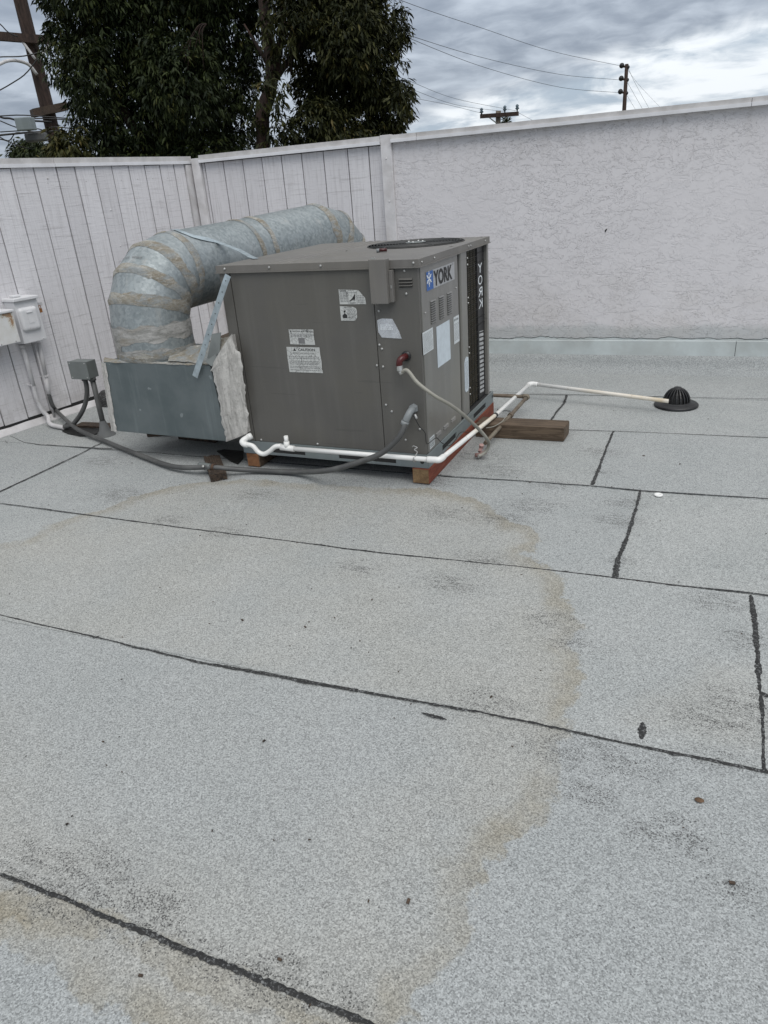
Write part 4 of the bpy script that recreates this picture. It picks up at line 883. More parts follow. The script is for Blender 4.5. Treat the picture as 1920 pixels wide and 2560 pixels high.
MB().obox(V(.055, .800, .001), V(.552, -.004, 0), V(.01, .155, 0), UZ*.088).build('timber_body', M_BRW, t, .004)
MB().obox(V(.6075, .801, .006), V(.002, 0, 0), V(.009, .146, 0), UZ*.078).build('end_grain', M_BRW, t)
t = thing('conduit_block', (-1.34, -.10, 0), 'small split dark wooden block strapped under the grey conduit', 'wood block')
ba = unit(V(.27, -.32, 0)); bb = V(-ba[1], ba[0], 0)
mbk = MB(); r = np.random.default_rng(3)
for i in range(7):
    w_ = .098/7; l0 = .0+.02*r.random(); l1 = .36-.012*r.random()
    mbk.obox(V(-1.49, .035, .001)+bb*(i*w_)+ba*l0, ba*(l1-l0), bb*(w_*.90), UZ*(.040+.008*r.random()))
mbk.build('split_fibres', M_DKW, t)
blp = zp(525, 1168, .05)
MB().tube(smooth_path([zp(500, 1163, .052), zp(513, 1165, .054), zp(527, 1168, .054)], 4), .0205, 12).build('pipe_clamp', M_JBOX, t)
MB().tube([zp(531, 1168, .054), zp(538, 1169, .053)], .0225, 12).build('rust_strap', simple('rusted_clamp', (.07, .04, .025), .8, var=.4, scale=60), t)
MB().lathe([(.009, 0), (.009, .004), (.0001, .008)], zp(508, 1166, .066), (-.2, -.8, .5), 10).build('clamp_screw', M_STEEL, t)
for (u0, v0, u1, v1, z1, lb) in [(368, 1093, 430, 1090, .055, 'dark timber scrap half hidden under the left part of the duct box'), (446, 1098, 540, 1108, .05, 'dark timber scrap under the duct box nearest the air conditioner')]:
    p0, p1 = zp(u0, v0), zp(u1, v1); d = p1-p0; d[2] = 0
    o = MB().obox(p0+UZ*.001, d, V(-.05, .25, 0), UZ*z1).build('timber_scrap', M_DKW, None, .003); tag(o, lb, 'timber')
pts = [zp(*q, .004) for q in [(542, 1128), (560, 1124), (608, 1128), (608, 1146), (594, 1160), (575, 1152)]]
o = MB().prism([p_-UZ*.003 for p_ in pts], UZ*.006).build('tar_patch', M_DKW2); tag(o, 'pointed black tar patch on the roof beside the orange timber end', 'tar patch')

# ------------------------------------------------------------------ condensate pipe
pv = thing('condensate_pipe', (.085, -.05, 0), 'white plastic drain pipe wrapping the unit and running to the black roof drain', 'pipe')
PR = .0135
def yy(u, v, y=-.055): return yp(u, v, y)
A0 = V(-1.13, -.01, .232); A0 = yy(624, 1090, -.012)
pA = [yy(625, 1091, -.010), yy(616, 1096, -.03), yy(607, 1103, -.05), yy(606, 1110, -.055)]
MB().tube(smooth_path([yy(624, 1091, .0), yy(614, 1097, -.035), yy(606, 1104, -.055), yy(610, 1110, -.06), yy(619, 1112, -.06)], 6), PR+.004, 14).build('elbow', M_PVC, pv)
MB().tube([yy(629, 1089, .005), yy(619, 1094, -.015)], PR+.0065, 14).build('union_nut', M_PVC, pv)
MB().tube(smooth_path([yy(616, 1111, -.06), yy(632, 1115, -.06), yy(646, 1130, -.06), yy(660, 1135, -.06), yy(674, 1128, -.06), yy(688, 1117, -.06), yy(703, 1115, -.06)], 6), PR+.0005, 14).build('trap_bend', M_PVC, pv)
TA, TB = yy(702, 1118, -.06), yy(736, 1122, -.06)
MB().tube([TA, TB], PR+.004, 14).tube([yy(718, 1120, -.06), yy(716, 1104, -.06)], PR+.003, 14).build('tee', M_PVC, pv)
MB().tube([yy(717, 1108, -.06), yy(714.5, 1090, -.06)], PR-.001, 14).build('cleanout_stub', M_PVC, pv)
CC = V(.088, -.062, .166)
MB().tube([TB, V(.030, -.061, .165)], PR, 14).build('pipe_run', M_PVC, pv)
d2 = unit(V(.145, .944, .112)-CC)
MB().tube(smooth_path([V(.020, -.061, .165), V(.060, -.062, .166), CC+V(-.006, .002, 0), CC+d2*.028, CC+d2*.060], 5), PR+.004, 14).build('corner_elbow', M_PVC, pv)
TZ = V(.150, .94, .1045); C2 = V(.243, 1.66, .126); ED = V(1.186, 1.56, .062)
C2 = zp(1326, 959, .115)
ED = zp(1671, 1003, .075)
MB().tube([CC+d2*.05, TZ, C2-unit(C2-TZ)*.02], PR, 14).build('pipe_run', M_PVC2, pv)
MB().tube(smooth_path([C2-unit(C2-TZ)*.055, C2-unit(C2-TZ)*.018, C2+unit(ED-C2)*.018, C2+unit(ED-C2)*.055], 5), PR+.004, 14).build('corner_elbow', M_PVC, pv)
MB().tube([C2+unit(ED-C2)*.04, ED], PR, 14).build('pipe_run', M_PVC2, pv)
MB().tube([TZ-d2*.014, TZ+d2*.014], PR+.003, 12).build('strap', M_BLACK, pv)
q = yp(1037, 1148, -.062); MB().tube([q-V(.006, 0, 0), q+V(.006, 0, 0)], PR+.0025, 12).build('wire_loop', M_BOLT, pv)
wr = [yp(1038, 1140, -.07), yp(1043, 1130, -.045), yp(1036, 1124, -.035), yp(1043, 1119, -.03), yp(1034, 1115, -.02), yp(1031, 1117, -.015)]
MB().tube(smooth_path(wr, 4), .003, 6).build('tie_wire', M_BOLT, pv)

# gas / iron pipe beside the timber
ip = thing('iron_pipe', (.22, .9, 0), 'old brownish iron pipe crossing the timber block beside the white pipe', 'pipe')
I0 = zp(1196, 1128, .045); I1 = zp(1318, 992, .115); I2 = zp(1225, 987, .12)
Im = I0+(I1-I0)*.62
MB().tube([zp(1213, 1108, .055), Im, I1], .0125, 12).build('pipe_run', M_IRON, ip); MB().tube([Im-(I1-I0)*.012, Im+(I1-I0)*.02], .0185, 12).build('union', M_IRON, ip)
MB().tube([I1-V(.0, 0, 0), I2+V(-.25, 0, 0)], .0125, 12).build('cross_run', M_IRON, ip); MB().tube(smooth_path([I1-unit(I1-I0)*.03, I1, I1+V(-.03, 0, .001)], 4), .018, 12).build('elbow', M_IRON, ip)
# pale flexible conduit from the red elbow down to the iron pipe end
fx = thing('flexible_whip', zp(1230, 1140), 'thin pale flexible conduit arching from the dark red elbow down past the unit corner', 'conduit')
MB().tube(smooth_path([redw, L2W(-.092, -.045, .700), L2W(-.102, -.062, .686), L2W(-.104, -.064, .655)], 5), .0165, 14).build('red_elbow', M_RED, fx)
f0 = L2W(-.104, -.064, .655)
MB().tube([L2W(-.1035, -.064, .664), L2W(-.100, -.066, .640)], .0175, 8, smooth=False).tube([L2W(-.100, -.066, .641), L2W(-.092, -.067, .622)], .0125, 12).build('compression_nut', M_STEEL, fx)
fp = [L2W(-.095, -.067, .630), yp(1018, 926, -.075), yp(1040, 953, -.08), yp(1062, 972, -.08), yp(1092, 993, -.07), yp(1122, 1010, -.03), yp(1150, 1030, .06), yp(1175, 1052, .16), yp(1200, 1076, .27), yp(1216, 1095, .33), zp(1222, 1108, .10), zp(1218, 1124, .055), zp(1206, 1136, .03), zp(1196, 1140, .024)]
MB().tube(smooth_path(fp, 8), .0095, 12).build('flexible_hose', M_LCON, fx)
e0 = zp(1193, 1137, .022); MB().tube([zp(1214, 1130, .035), zp(1200, 1137, .026), zp(1188, 1138, .022)], .0125, 12).build('end_fitting', M_PINK, fx)
MB().tube([zp(1199, 1130, .03), zp(1204, 1116, .055)], .012, 6, smooth=False).tube([zp(1203, 1119, .05), zp(1204, 1112, .07)], .015, 6, smooth=False).build('valve_nut', M_PINK, fx)
MB().tube([zp(1199, 1140, .02), zp(1194, 1141, .018)], .0135, 10).build('bright_cap', M_STEEL, fx)
# thin black wire from the hub, across the base rail to the pipes
w = thing('ground_wire', L2W(.02, -.02, 0), 'thin black wire sagging from the conduit hub past the unit corner to the pipes', 'wire')
MB().tube(smooth_path([L2W(-.055, -.03, .395), yp(1048, 1065, -.03), yp(1063, 1083, -.02), L2W(.004, -.006, .232), yp(1090, 1095, .03), yp(1103, 1106, .08), yp(1118, 1114, .12), yp(1128, 1112, .16), yp(1140, 1098, .22), yp(1150, 1082, .35), yp(1165, 1080, .5), yp(1185, 1083, .62), yp(1196, 1080, .66)], 6), .0022, 6).build('wire_run', M_WIRE, w)
MB().tube(smooth_path([yp(1037, 1036, -.05), yp(1042, 1047, -.055)], 3), .007, 6).build('lug', M_BOLT, w)
MB().tube(smooth_path([zp(1215, 1070, .1), zp(1235, 1066, .1), zp(1255, 1054, .11), zp(1262, 1045, .12), zp(1268, 1040, .12)], 5), .0028, 6).build('tie_wire', M_LCON, w)
MB().tube(smooth_path([zp(1243, 1022, .12), zp(1248, 1029, .10), zp(1262, 1027, .1), zp(1276, 1028, .11)], 5), .0025, 6).build('wire_end', M_WIRE, w)
# roof drain strainer
dn = thing('roof_drain', (1.232, 1.665, 0), 'black domed roof drain strainer where the white pipe ends', 'drain')
DC = V(1.232, 1.665, 0)
MB().lathe([(.142, .0), (.142, .010), (.136, .016), (.10, .020), (.092, .028), (.085, .030), (.0001, .029)], DC, n=40).build('drain_flange', M_BLACK, dn)
for k in range(20):
    t = 2*math.pi*k/20; u_ = V(math.cos(t), math.sin(t), 0); w_ = V(-math.sin(t), math.cos(t), 0); pts = []
    for ph in np.linspace(0, 1.45, 8): pts.append(DC+u_*.088*math.cos(ph)+UZ*(.028+.098*math.sin(ph)))
    m = MB(); vs = []
    for i, p_ in enumerate(pts):
        inn = DC+(p_-DC-UZ*.028)*.86+UZ*.028
        wd = .0038 if i < 7 else .002
        vs += [p_-w_*wd, p_+w_*wd, inn+w_*wd, inn-w_*wd]
    m.add(vs, [(i*4+j, i*4+(j+1) % 4, (i+1)*4+(j+1) % 4, (i+1)*4+j) for i in range(7) for j in range(4)]); m.build('dome_rib', M_BLACK, dn)
MB().lathe([(.030, .118), (.022, .127), (.0001, .129)], DC, n=20).build('dome_cap', M_BLACK, dn)
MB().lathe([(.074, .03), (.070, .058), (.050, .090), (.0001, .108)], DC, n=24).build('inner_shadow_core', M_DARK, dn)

# ------------------------------------------------------------------ duct: box plenum, elbow, run
du = thing('round_duct', (-1.85, .27, .18), 'large round galvanised duct with tan sealed joints bending up from the metal box', 'duct')
pl_ = thing('duct_box', (-1.7, .3, .18), 'rectangular galvanised duct box with crusty white mastic, left of the air conditioner', 'duct box')
bxp = [V(-2.078, 0, .637), V(-2.120, 0, .190), V(-1.270, 0, .167), V(-1.298, 0, .630)]
dep = V(.02, .56, .0)
MB().prism([bxp[0], bxp[1], bxp[2], bxp[3]], dep).build('sheet_box', M_PLEN, pl_, .004)
# mastic strip on the left flange
def crust(poly_front, name, amp=.006, seed=0, thick=.012, nrm=(0, -1, 0), res=.012, mat=M_INS):
    """irregular slab between two polylines (left edge, right edge) given as lists of 3d points"""
    r = np.random.default_rng(seed); Lp, Rp = poly_front; n = 46; m_ = 9; vs = []
    def ip(P, t): 
        P = np.array(P); k = np.linspace(0, 1, len(P)); return np.array([np.interp(t, k, P[:, c]) for c in range(3)])
    jl = np.interp(np.linspace(0, 1, n), np.linspace(0, 1, 18), r.normal(0, amp, 18))+r.normal(0, amp*.35, n); jr = np.interp(np.linspace(0, 1, n), np.linspace(0, 1, 18), r.normal(0, amp, 18))+r.normal(0, amp*.35, n)
    for i in range(n):
        t = i/(n-1); a_, b_ = ip(Lp, t), ip(Rp, t); d = unit(b_-a_); a_ = a_+d*jl[i]; b_ = b_+d*jr[i]
        for j in range(m_):
            s_ = j/(m_-1); bul = 0 if j in (0, m_-1) else thick*(.55+.45*math.sin(math.pi*s_))*(1+.07*r.normal())
            vs.append(a_+(b_-a_)*s_+np.asarray(nrm)*bul)
    fs = [(i*m_+j, i*m_+j+1, (i+1)*m_+j+1, (i+1)*m_+j) for i in range(n-1) for j in range(m_-1)]
    return MB().add(vs, fs, True).build(name, mat, pl_)
crust(([V(-2.112, .012, .640), V(-2.158, .012, .188)], [V(-2.060, -.003, .632), V(-2.100, -.003, .190)]), 'mastic_edge', .004, 1, .007)
# flexible mastic covered connector between box and unit
conn = [V(-1.320, -.004, .632), V(-1.335, -.008, .50), V(-1.300, -.008, .34), V(-1.285, -.004, .175)]
con2 = [L2W(-1.186, .015, .80), L2W(-1.150, -.004, .60), L2W(-1.130, -.006, .40), L2W(-1.150, .0, .215)]
con2 = [yp(579, 836, .0), yp(600, 885, -.008), yp(611, 960, -.010), yp(618, 1030, -.010), yp(620, 1083, -.004)]
con1 = [yp(532, 912, -.004), yp(528, 930, -.004), yp(545, 985, -.006), yp(556, 1060, -.006), yp(566, 1104, -.002)]
crust((con1, con2), 'mastic_connector', .007, 2, .016)
c3 = [yp(566, 1104, -.002), yp(590, 1100, -.004), yp(620, 1083, -.002)]
MB().prism([yp(532, 914, .006), yp(567, 1103, .006), yp(619, 1082, .006), yp(579, 838, .006)], V(.0, .5, 0)).build('connector_body', M_INS, pl_)
# tapered top between duct base and unit
crust(([yp(420, 902, .0), yp(470, 905, .0), yp(530, 912, -.002)], [zp(430, 870, .66), zp(500, 862, .69), yp(579, 838, .08)]), 'mastic_top', .003, 5, .002, (0, 0, 1), mat=M_SEAL)
crust(([yp(258, 905, -.003), yp(340, 909, -.003), yp(430, 911, -.003), yp(520, 914, -.003)], [zp(262, 893, .645), zp(340, 905, .645), zp(430, 904, .645), zp(520, 905, .645)]), 'mastic_ridge', .003, 6, .004, (0, 0, 1), mat=M_SEAL)
DR = .238
P0 = V(-1.853, .241, .63)
# path rings
PIV_Y, PIV_Z, RB = .241+.25, .85, .25
hd = unit(V(.16, .987, 0))
def ringpt(th): # centre + normal
    c = P0+hd*(RB*(1-math.cos(th)))+UZ*(PIV_Z-P0[2]+RB*math.sin(th)); n = UZ*math.cos(th)+hd*math.sin(th); return c, n
rings = [(P0, UZ)]+[ringpt(math.radians(t)) for t in (0, 18, 41, 65, 90)]
K1 = V(-1.700, 1.18, 1.125); K2 = V(-1.473, 1.90, 1.175)
h2 = unit(K2-K1); h1 = unit(K1-rings[-1][0])
rings[-1] = (rings[-1][0], unit(h1+hd))
rings += [(K1, unit(h1+h2)), (K2, h2)]
h2h = unit(V(h2[0], h2[1], 0))
for t in (30, 60, 90):
    t = math.radians(t); c = K2+h2h*(.245*math.sin(t))-UZ*(.245*(1-math.cos(t))); rings.append((c, unit(h2h*math.cos(t)-UZ*math.sin(t))))
rings.append((rings[-1][0]-UZ*.95, -UZ))
def ring_vs(c, n, r, N=48):
    sx_ = unit(np.cross(n, V(1, 0, 0)) if abs(n[0]) < .9 else np.cross(n, V(0, 1, 0)))
    u_ = unit(V(1, 0, 0)-n*n[0]); w_ = np.cross(n, u_)
    return [c+r*(math.cos(2*math.pi*k/N)*u_+math.sin(2*math.pi*k/N)*w_) for k in range(N)]
N = 48
for i in range(len(rings)-1):
    a_, b_ = ring_vs(*rings[i], DR), ring_vs(*rings[i+1], DR)
    MB().add(a_+b_, [(k, (k+1) % N, N+(k+1) % N, N+k) for k in range(N)], True).build('duct_segment', M_GALV, du)
def band(c, n, before, after, dirb, dira, seed, r=None):
    rr = np.random.default_rng(seed); r = r or DR; rows_ = []
    for s_, d_, amp in ((-1, dirb, before), (-.5, dirb, before), (0, None, 0), (.5, dira, after), (1, dira, after)):
        pts = ring_vs(c, n, r+(.0015 if abs(s_) == 1 else .0035 if s_ else .006), 96)
        jit = np.interp(np.arange(96), np.linspace(0, 96, 24), rr.normal(0, .16, 24))+rr.normal(0, .05, 96)
        for k in range(96):
            if s_: pts[k] = pts[k]+d_*(abs(s_)*amp*(1+jit[k]*abs(s_)))
        rows_ += pts
    fs = [(i*96+k, i*96+(k+1) % 96, (i+1)*96+(k+1) % 96, (i+1)*96+k) for i in range(4) for k in range(96)]
    MB().add(rows_, fs, True).build('sealant_band', M_SEAL, du)
def seg(i): return unit(rings[i+1][0]-rings[i][0])
def coat(z0, z1, a0, a1, seed, off=.0015):     # brushed grey-white coating on the upright part, ragged above and below
    rr = np.random.default_rng(seed); n_ = 90; vs = []; lo_ = np.interp(np.arange(n_), np.linspace(0, n_, 22), rr.normal(0, .010, 22))+rr.normal(0, .002, n_); hi_ = np.interp(np.arange(n_), np.linspace(0, n_, 22), rr.normal(0, .008, 22))+rr.normal(0, .002, n_)
    for i in range(n_):
        t = math.radians(a0+(a1-a0)*i/(n_-1)); u_ = V(math.cos(t), math.sin(t), 0); f_ = min(1, i/4, (n_-1-i)/4)
        m_ = (z0+z1)/2; za, zb = m_-(m_-z0-lo_[i])*f_, m_+(z1-m_+hi_[i])*f_
        for z in (za, m_, zb): vs.append(V(P0[0], P0[1], z)+u_*(DR+off))
    MB().add(vs, [(i*3+j, i*3+j+3, i*3+j+4, i*3+j+1) for i in range(n_-1) for j in range(2)], True).build('mastic_coat', M_COAT, du)
coat(.745, .845, 150, 400, 41); coat(.645, .70, 150, 400, 42); coat(.69, .76, 226, 252, 43, .0022); coat(.655, .69, 232, 290, 44, .0026)
band(P0+UZ*.012, UZ, .01, .052, -UZ, UZ, 22)
band(*rings[2], .026, .048, -seg(1), seg(2), 23)
band(*rings[3], .030, .036, -seg(2), seg(3), 24)
band(*rings[4], .028, .050, -seg(3), seg(4), 25)
band(*rings[5], .024, .034, -seg(4), seg(5), 26)
band(K1-h1*.06, h1, .022, .020, -h1, h1, 27); band(K1+h2*.10, h2, .02, .022, -h2, h2, 28)
band(*rings[7], .045, .03, -h2, seg(7), 29); band(*rings[8], .03, .03, -seg(7), seg(8), 30); band(*rings[9], .03, .03, -seg(8), seg(9), 31)
# maker's print on the elbow
vs, fs = text_geo('Z80A  026 R', .0); lo, hi = vs.min(0), vs.max(0); cN, nN = rings[3]; base = []
u_ = unit(V(1, 0, 0)-nN*nN[0]); w_ = np.cross(nN, u_)
for x, y, _ in vs:
    A_ = (x-lo[0])/(hi[0]-lo[0]); B_ = (y-lo[1])/(hi[1]-lo[1]); ang = math.radians(282-42*A_); s_ = .105-.018*B_
    q = ring_vs(cN, nN, DR+.003, 2)[0]*0+cN+(DR+.0035)*(math.cos(ang)*u_+math.sin(ang)*w_)+seg(3)*s_*.9; base.append(q)
tag(MB().add(base, fs).build('stamped_print', M_INKG, du), kind='stuff')
# hanging straps
def strapband(parent, pts, w, name, up=(0, 0, 1), holes=True):
    p = [np.asarray(q, float) for q in pts]; m = MB(); vs = []
    for i in range(len(p)):
        d = unit(p[min(i+1, len(p)-1)]-p[max(i-1, 0)]); s_ = unit(np.cross(d, up[i] if isinstance(up, list) else up)); nn = np.cross(s_, d)
        vs += [p[i]-s_*w/2, p[i]+s_*w/2, p[i]+s_*w/2-nn*.0015, p[i]-s_*w/2-nn*.0015]
    m.add(vs, [(i*4+j, (i+1)*4+j, (i+1)*4+(j+1) % 4, i*4+(j+1) % 4) for i in range(len(p)-1) for j in range(4)]+[(0, 1, 2, 3), tuple(len(vs)-4+j for j in (3, 2, 1, 0))]); return m.build(name, M_GALVS, parent)
M_GALVS = simple('strap_steel', (.36, .42, .45), .4, .3, var=.15, scale=30)
st = thing('hanger_strap', L2W(-1.15, -.02, .6), 'punched galvanised strap leaning from the cabinet corner down to the duct box', 'strap')
s0, s1 = yp(569, 690, -.03), yp(487, 942, -.03); s0b = yp(571, 700, -.02); sm_ = yp(561, 712, -.022)
strapband(st, [yp(570, 688, -.012), sm_, s1], .036, 'strap_band', (0, -1, 0))
dd = unit(s1-sm_)
for i in range(8): 
    c = yp(565, 702, -.025)+dd*(.0+.066*i); MB().lathe([(.0001, 0), (.0035, 0)], c-V(0, .003, 0), (0, -1, 0), 8).build('punched_hole', M_DARK, st)
st2 = thing('hanger_strap', (-1.45, .6, 1.3), 'flat galvanised strap draped over the round duct to the cabinet top', 'strap')
e5 = rings[5][0]; 
# run over the duct surface then down to the cabinet top
pth = []
for ang, yo in ((120, -.05), (100, .02), (86, .07), (70, .13), (56, .19), (44, .25)):
    a_ = math.radians(ang); c = rings[5][0]+h1*(yo); pth.append(c+V(math.cos(a_), 0, 0)*(DR+.013)+UZ*math.sin(a_)*(DR+.013))
pth.append(V(-1.20, .40, 1.178)+V(0, 0, .004)); pth.append(L2W(-1.12, .41, 1.176))
pS = [yp(425, 566, .50), yp(455, 572, .56), yp(480, 585, .60), yp(520, 595, .62), yp(565, 609, .60), yp(608, 626, .52), zp(630, 643, 1.176), zp(640, 646, 1.174)]
ax0, ax1 = rings[5][0], K1; axd = unit(ax1-ax0)
def hit(u, v, r_=DR+.007):
    d = unit(ray(u, v)); best = None
    for t in np.arange(3.5, 6.0, .004):
        p = CAM+d*t; q = p-ax0; dist = np.linalg.norm(q-axd*(q@axd))
        if best is None or dist < best[0]: best = (dist, p)
        if dist <= r_: return p
    p = best[1]; q = p-ax0; f_ = ax0+axd*(q@axd); return f_+unit(p-f_)*r_
pS = [hit(u, v) for u, v in ((425, 569), (440, 573), (455, 579), (480, 589), (500, 594), (520, 598), (545, 605))]+[zp(600, 626, 1.20), zp(628, 642, 1.177), zp(640, 646, 1.174)]
strapband(st2, pS, .034, 'strap_band', [unit(p-(ax0+axd*((p-ax0)@axd))) for p in pS[:7]]+[V(0, 0, 1)]*3)
# bent sheet-metal bracket on top of the box
bk = thing('sheet_bracket', (-1.4, .1, .64), 'bent grey sheet metal scrap leaning on the duct box beside the strap', 'metal scrap')
B_ = [zp(518, 898, .66), zp(541, 905, .66), zp(549, 890, .68), yp(552, 834, .12), yp(529, 838, .14)]
MB().prism([yp(518, 896, .02), yp(549, 884, .02), yp(552, 832, .10), yp(529, 836, .10)], V(.0, .004, .002)).build('bent_plate', M_JBOX, bk)
MB().prism([yp(514, 905, -.02), yp(529, 916, -.02), yp(544, 904, .0), yp(540, 890, .01)], V(.0, .004, .010)).build('folded_foot', M_JBOX, bk)
# second plenum behind, brownish top
o = thing('rear_duct_box', (-1.6, 1.3, .3), 'second duct box behind the first, seen between duct and cabinet', 'duct box')
MB().box((-2.15, .95, .18), (-1.23, 1.55, .50)).build('sheet_box', M_UNIT, o, .004)
MB().prism([V(-2.15, .93, .505), V(-1.22, .93, .505), V(-1.22, .93, .60), V(-1.5, .93, .59)], V(0, .63, .02)).build('sloping_top', M_BRW, o, .003)

# small things on the unit top
rl = thing('red_clip', L2W(-.37, .42, 1.17), 'small dark red plastic clip lying on the cabinet top by the fan', 'clip')
MB().tube([L2W(-.395, .412, 1.181), L2W(-.345, .428, 1.181)], .009, 8).build('clip_body', M_RED, rl); MB().tube([L2W(-.40, .41, 1.180), L2W(-.385, .415, 1.180)], .010, 8).build('green_end', M_PFIT, rl)
o = MB().lathe([(.0001, .003), (.010, .003), (.012, .006), (.021, .006), (.021, 0)], zp(1646, 1238), n=18).build('plastic_washer', M_PVC); tag(o, 'tiny white plastic washer lying on the roof at the right', 'washer')
o = MB().sphere(zp(1748, 2002)+UZ*.003, .011, 6, (1.1, .8, .25)).build('dried_leaf', M_DKW3); tag(o, 'small rusty brown speck of dried leaf on the lower right roof', 'leaf')
# loose grit and twigs
m = MB(); r = np.random.default_rng(5)
spots = [(606, 1551, 4), (763, 1568, 3), (1021, 2254, 4), (168, 2061, 2.5), (352, 2440, 3), (660, 1853, 3), (1228, 1743, 3), (1609, 1140, 4), (1830, 2208, 4), (258, 1855, 2), (878, 1620, 2), (1325, 1206, 3), (1155, 1270, 2), (700, 2400, 3), (1290, 1060, 2), (1700, 1160, 2), (930, 1500, 2), (500, 1340, 2), (400, 1470, 2), (330, 1158, 2)]
for u, v, s_ in spots:
    c = zp(u, v)+UZ*.002; l = s_*.0016; a_ = r.uniform(0, 3.1); d = V(math.cos(a_), math.sin(a_), 0); m.bar(c-d*l, c+d*l, l*1.1, .003)
for i in range(260):
    x, y = r.uniform(-2.8, 2.2), r.uniform(-2.8, 2.3); l = r.uniform(.0012, .0035); a_ = r.uniform(0, 3.1); d = V(math.cos(a_), math.sin(a_), 0); c = V(x, y, .0015); m.bar(c-d*l, c+d*l, l, .0018)
tag(m.build('loose_grit', M_DKW), kind='stuff')
bpy.data.objects['loose_grit']['label'] = 'scattered dark grit and leaf bits on the roof'; bpy.data.objects['loose_grit']['category'] = 'debris'

# ------------------------------------------------------------------ trees
def foliage(name, parent, blobs, ncl, leaf, mat, seed, droop=.8, per=9, tonebias=0.):
    r = np.random.default_rng(seed); vs = []; fs = []; tone = []
    w_ = np.array([b[3]*b[4]*b[5] for b in blobs]); w_ = w_**.8; w_ /= w_.sum()
    idx = r.choice(len(blobs), ncl, p=w_); B = np.array([b[:6] for b in blobs])[idx]
    d = r.normal(size=(ncl, 3)); d /= np.linalg.norm(d, axis=1)[:, None]
    rad = (.5+.52*r.random(ncl)**.6); rad = np.where(r.random(ncl) < .10, rad*r.uniform(1.05, 1.30, ncl), rad)
    C_ = B[:, :3]+d*B[:, 3:6]*rad[:, None]
    n = ncl*per; C2_ = np.repeat(C_, per, 0); D2 = np.repeat(d, per, 0)
    a_ = r.uniform(0, 2*math.pi, n); el = -droop+r.normal(0, .38, n)
    ld = np.stack([np.cos(a_)*np.cos(el), np.sin(a_)*np.cos(el), np.sin(el)], 1)*1.0+D2*.45; ld /= np.linalg.norm(ld, axis=1)[:, None]
    L = leaf*(.65+.6*r.random(n)); sd_ = np.cross(ld, np.array([0, 0, 1.])+.5*r.normal(size=(n, 3))); sd_ /= np.linalg.norm(sd_, axis=1)[:, None]
    st_ = C2_+ld*leaf*.15+r.normal(0, leaf*.28, (n, 3)); wd = L*.15
    nn = np.cross(ld, sd_)
    mid = st_+ld*(L*.45)[:, None]
    V4 = np.stack([st_, mid+sd_*wd[:, None]-nn*(wd*.3)[:, None], st_+ld*L[:, None]+np.array([0, 0, -1])*(L*.12)[:, None], mid-sd_*wd[:, None]-nn*(wd*.3)[:, None]], 1).reshape(-1, 3)
    ix = np.arange(n)*4; F4 = np.stack([np.stack([ix, ix+1, ix+2], 1), np.stack([ix, ix+2, ix+3], 1)], 1).reshape(-1, 3)
    me = bpy.data.meshes.new(name); me.vertices.add(len(V4)); 
    V4 = V4-absloc(parent); me.vertices.foreach_set('co', V4.ravel()); me.loops.add(len(F4)*3); me.loops.foreach_set('vertex_index', F4.ravel())
    me.polygons.add(len(F4)); me.polygons.foreach_set('loop_start', np.arange(len(F4))*3); me.polygons.foreach_set('loop_total', np.full(len(F4), 3)); me.update(calc_edges=True)
    ct = np.clip(r.normal(.42+tonebias, .28, ncl), 0, .85); tn = np.clip(np.repeat(ct, per)+r.normal(0, .10, n), 0, .93); tn[r.random(n) < .012] = 1
    at = me.attributes.new('tone', 'FLOAT', 'POINT'); at.data.foreach_set('value', np.repeat(tn, 4))
    me.materials.append(mat); o = bpy.data.objects.new(name, me); COL.objects.link(o); o.parent = parent; o['kind'] = 'stuff'
    return o
def limb(parent, pts, r0, r1, name='limb', mat=None):
    p = smooth_path(pts, 4); MB().tube(p, r0, 9, radii=list(np.linspace(r0, r1, len(p)))).build(name, mat or M_BARK, parent)
GZ = -4.19
def vis_blobs(cols, dist, depth, seed, hgt=.45, wid=.5):
    """crown masses: list of pixel centres with pixel radii, set at a real distance"""
    r = np.random.default_rng(seed); out = []
    for (u, v, ru, rv) in cols:
        dd = dist+r.uniform(-depth, depth); p_ = dp(u, v, dd); k = dd*1.04/FPX; out.append((*p_, ru*k, ru*k*.9, rv*k))
    return out
D1 = 11.5
t1 = thing('leafy_tree', (*dp(400, 380, D1)[:2], GZ), 'wide dark green leafy tree beyond the board wall, beside the leaning utility pole', 'tree')
colsL = [(190, 40, 62, 90), (165, 150, 50, 60), (215, 190, 60, 70), (235, 290, 58, 60), (260, 365, 60, 40), (300, 60, 100, 100), (330, 190, 90, 90), (350, 300, 90, 90), (420, 80, 110, 100), (450, 200, 95, 90), (470, 310, 95, 90), (380, 380, 110, 50),
         (550, 60, 78, 90), (560, 180, 72, 76), (565, 290, 70, 60), (590, 370, 50, 34), (520, 390, 80, 40), (630, 120, 32, 60), (625, 230, 30, 55), (200, -60, 90, 80), (340, -80, 120, 100), (500, -90, 120, 100), (610, -60, 60, 90), (380, -230, 180, 120), (530, -260, 120, 110), (300, -180, 120, 90), (420, -380, 140, 110),
         (300, 480, 110, 80), (450, 500, 110, 90), (560, 480, 80, 80)]
bl1 = vis_blobs(colsL, D1, .8, 1)
foliage('crown', t1, bl1, 16500, .084, M_LEAF, 11)
foliage('crown_shoots', t1, vis_blobs([(150, 375, 32, 22), (175, 345, 34, 24), (140, 335, 26, 14), (178, 395, 40, 20)], D1-.7, .1, 3), 170, .10, M_LEAF2, 12, per=7, tonebias=.45)
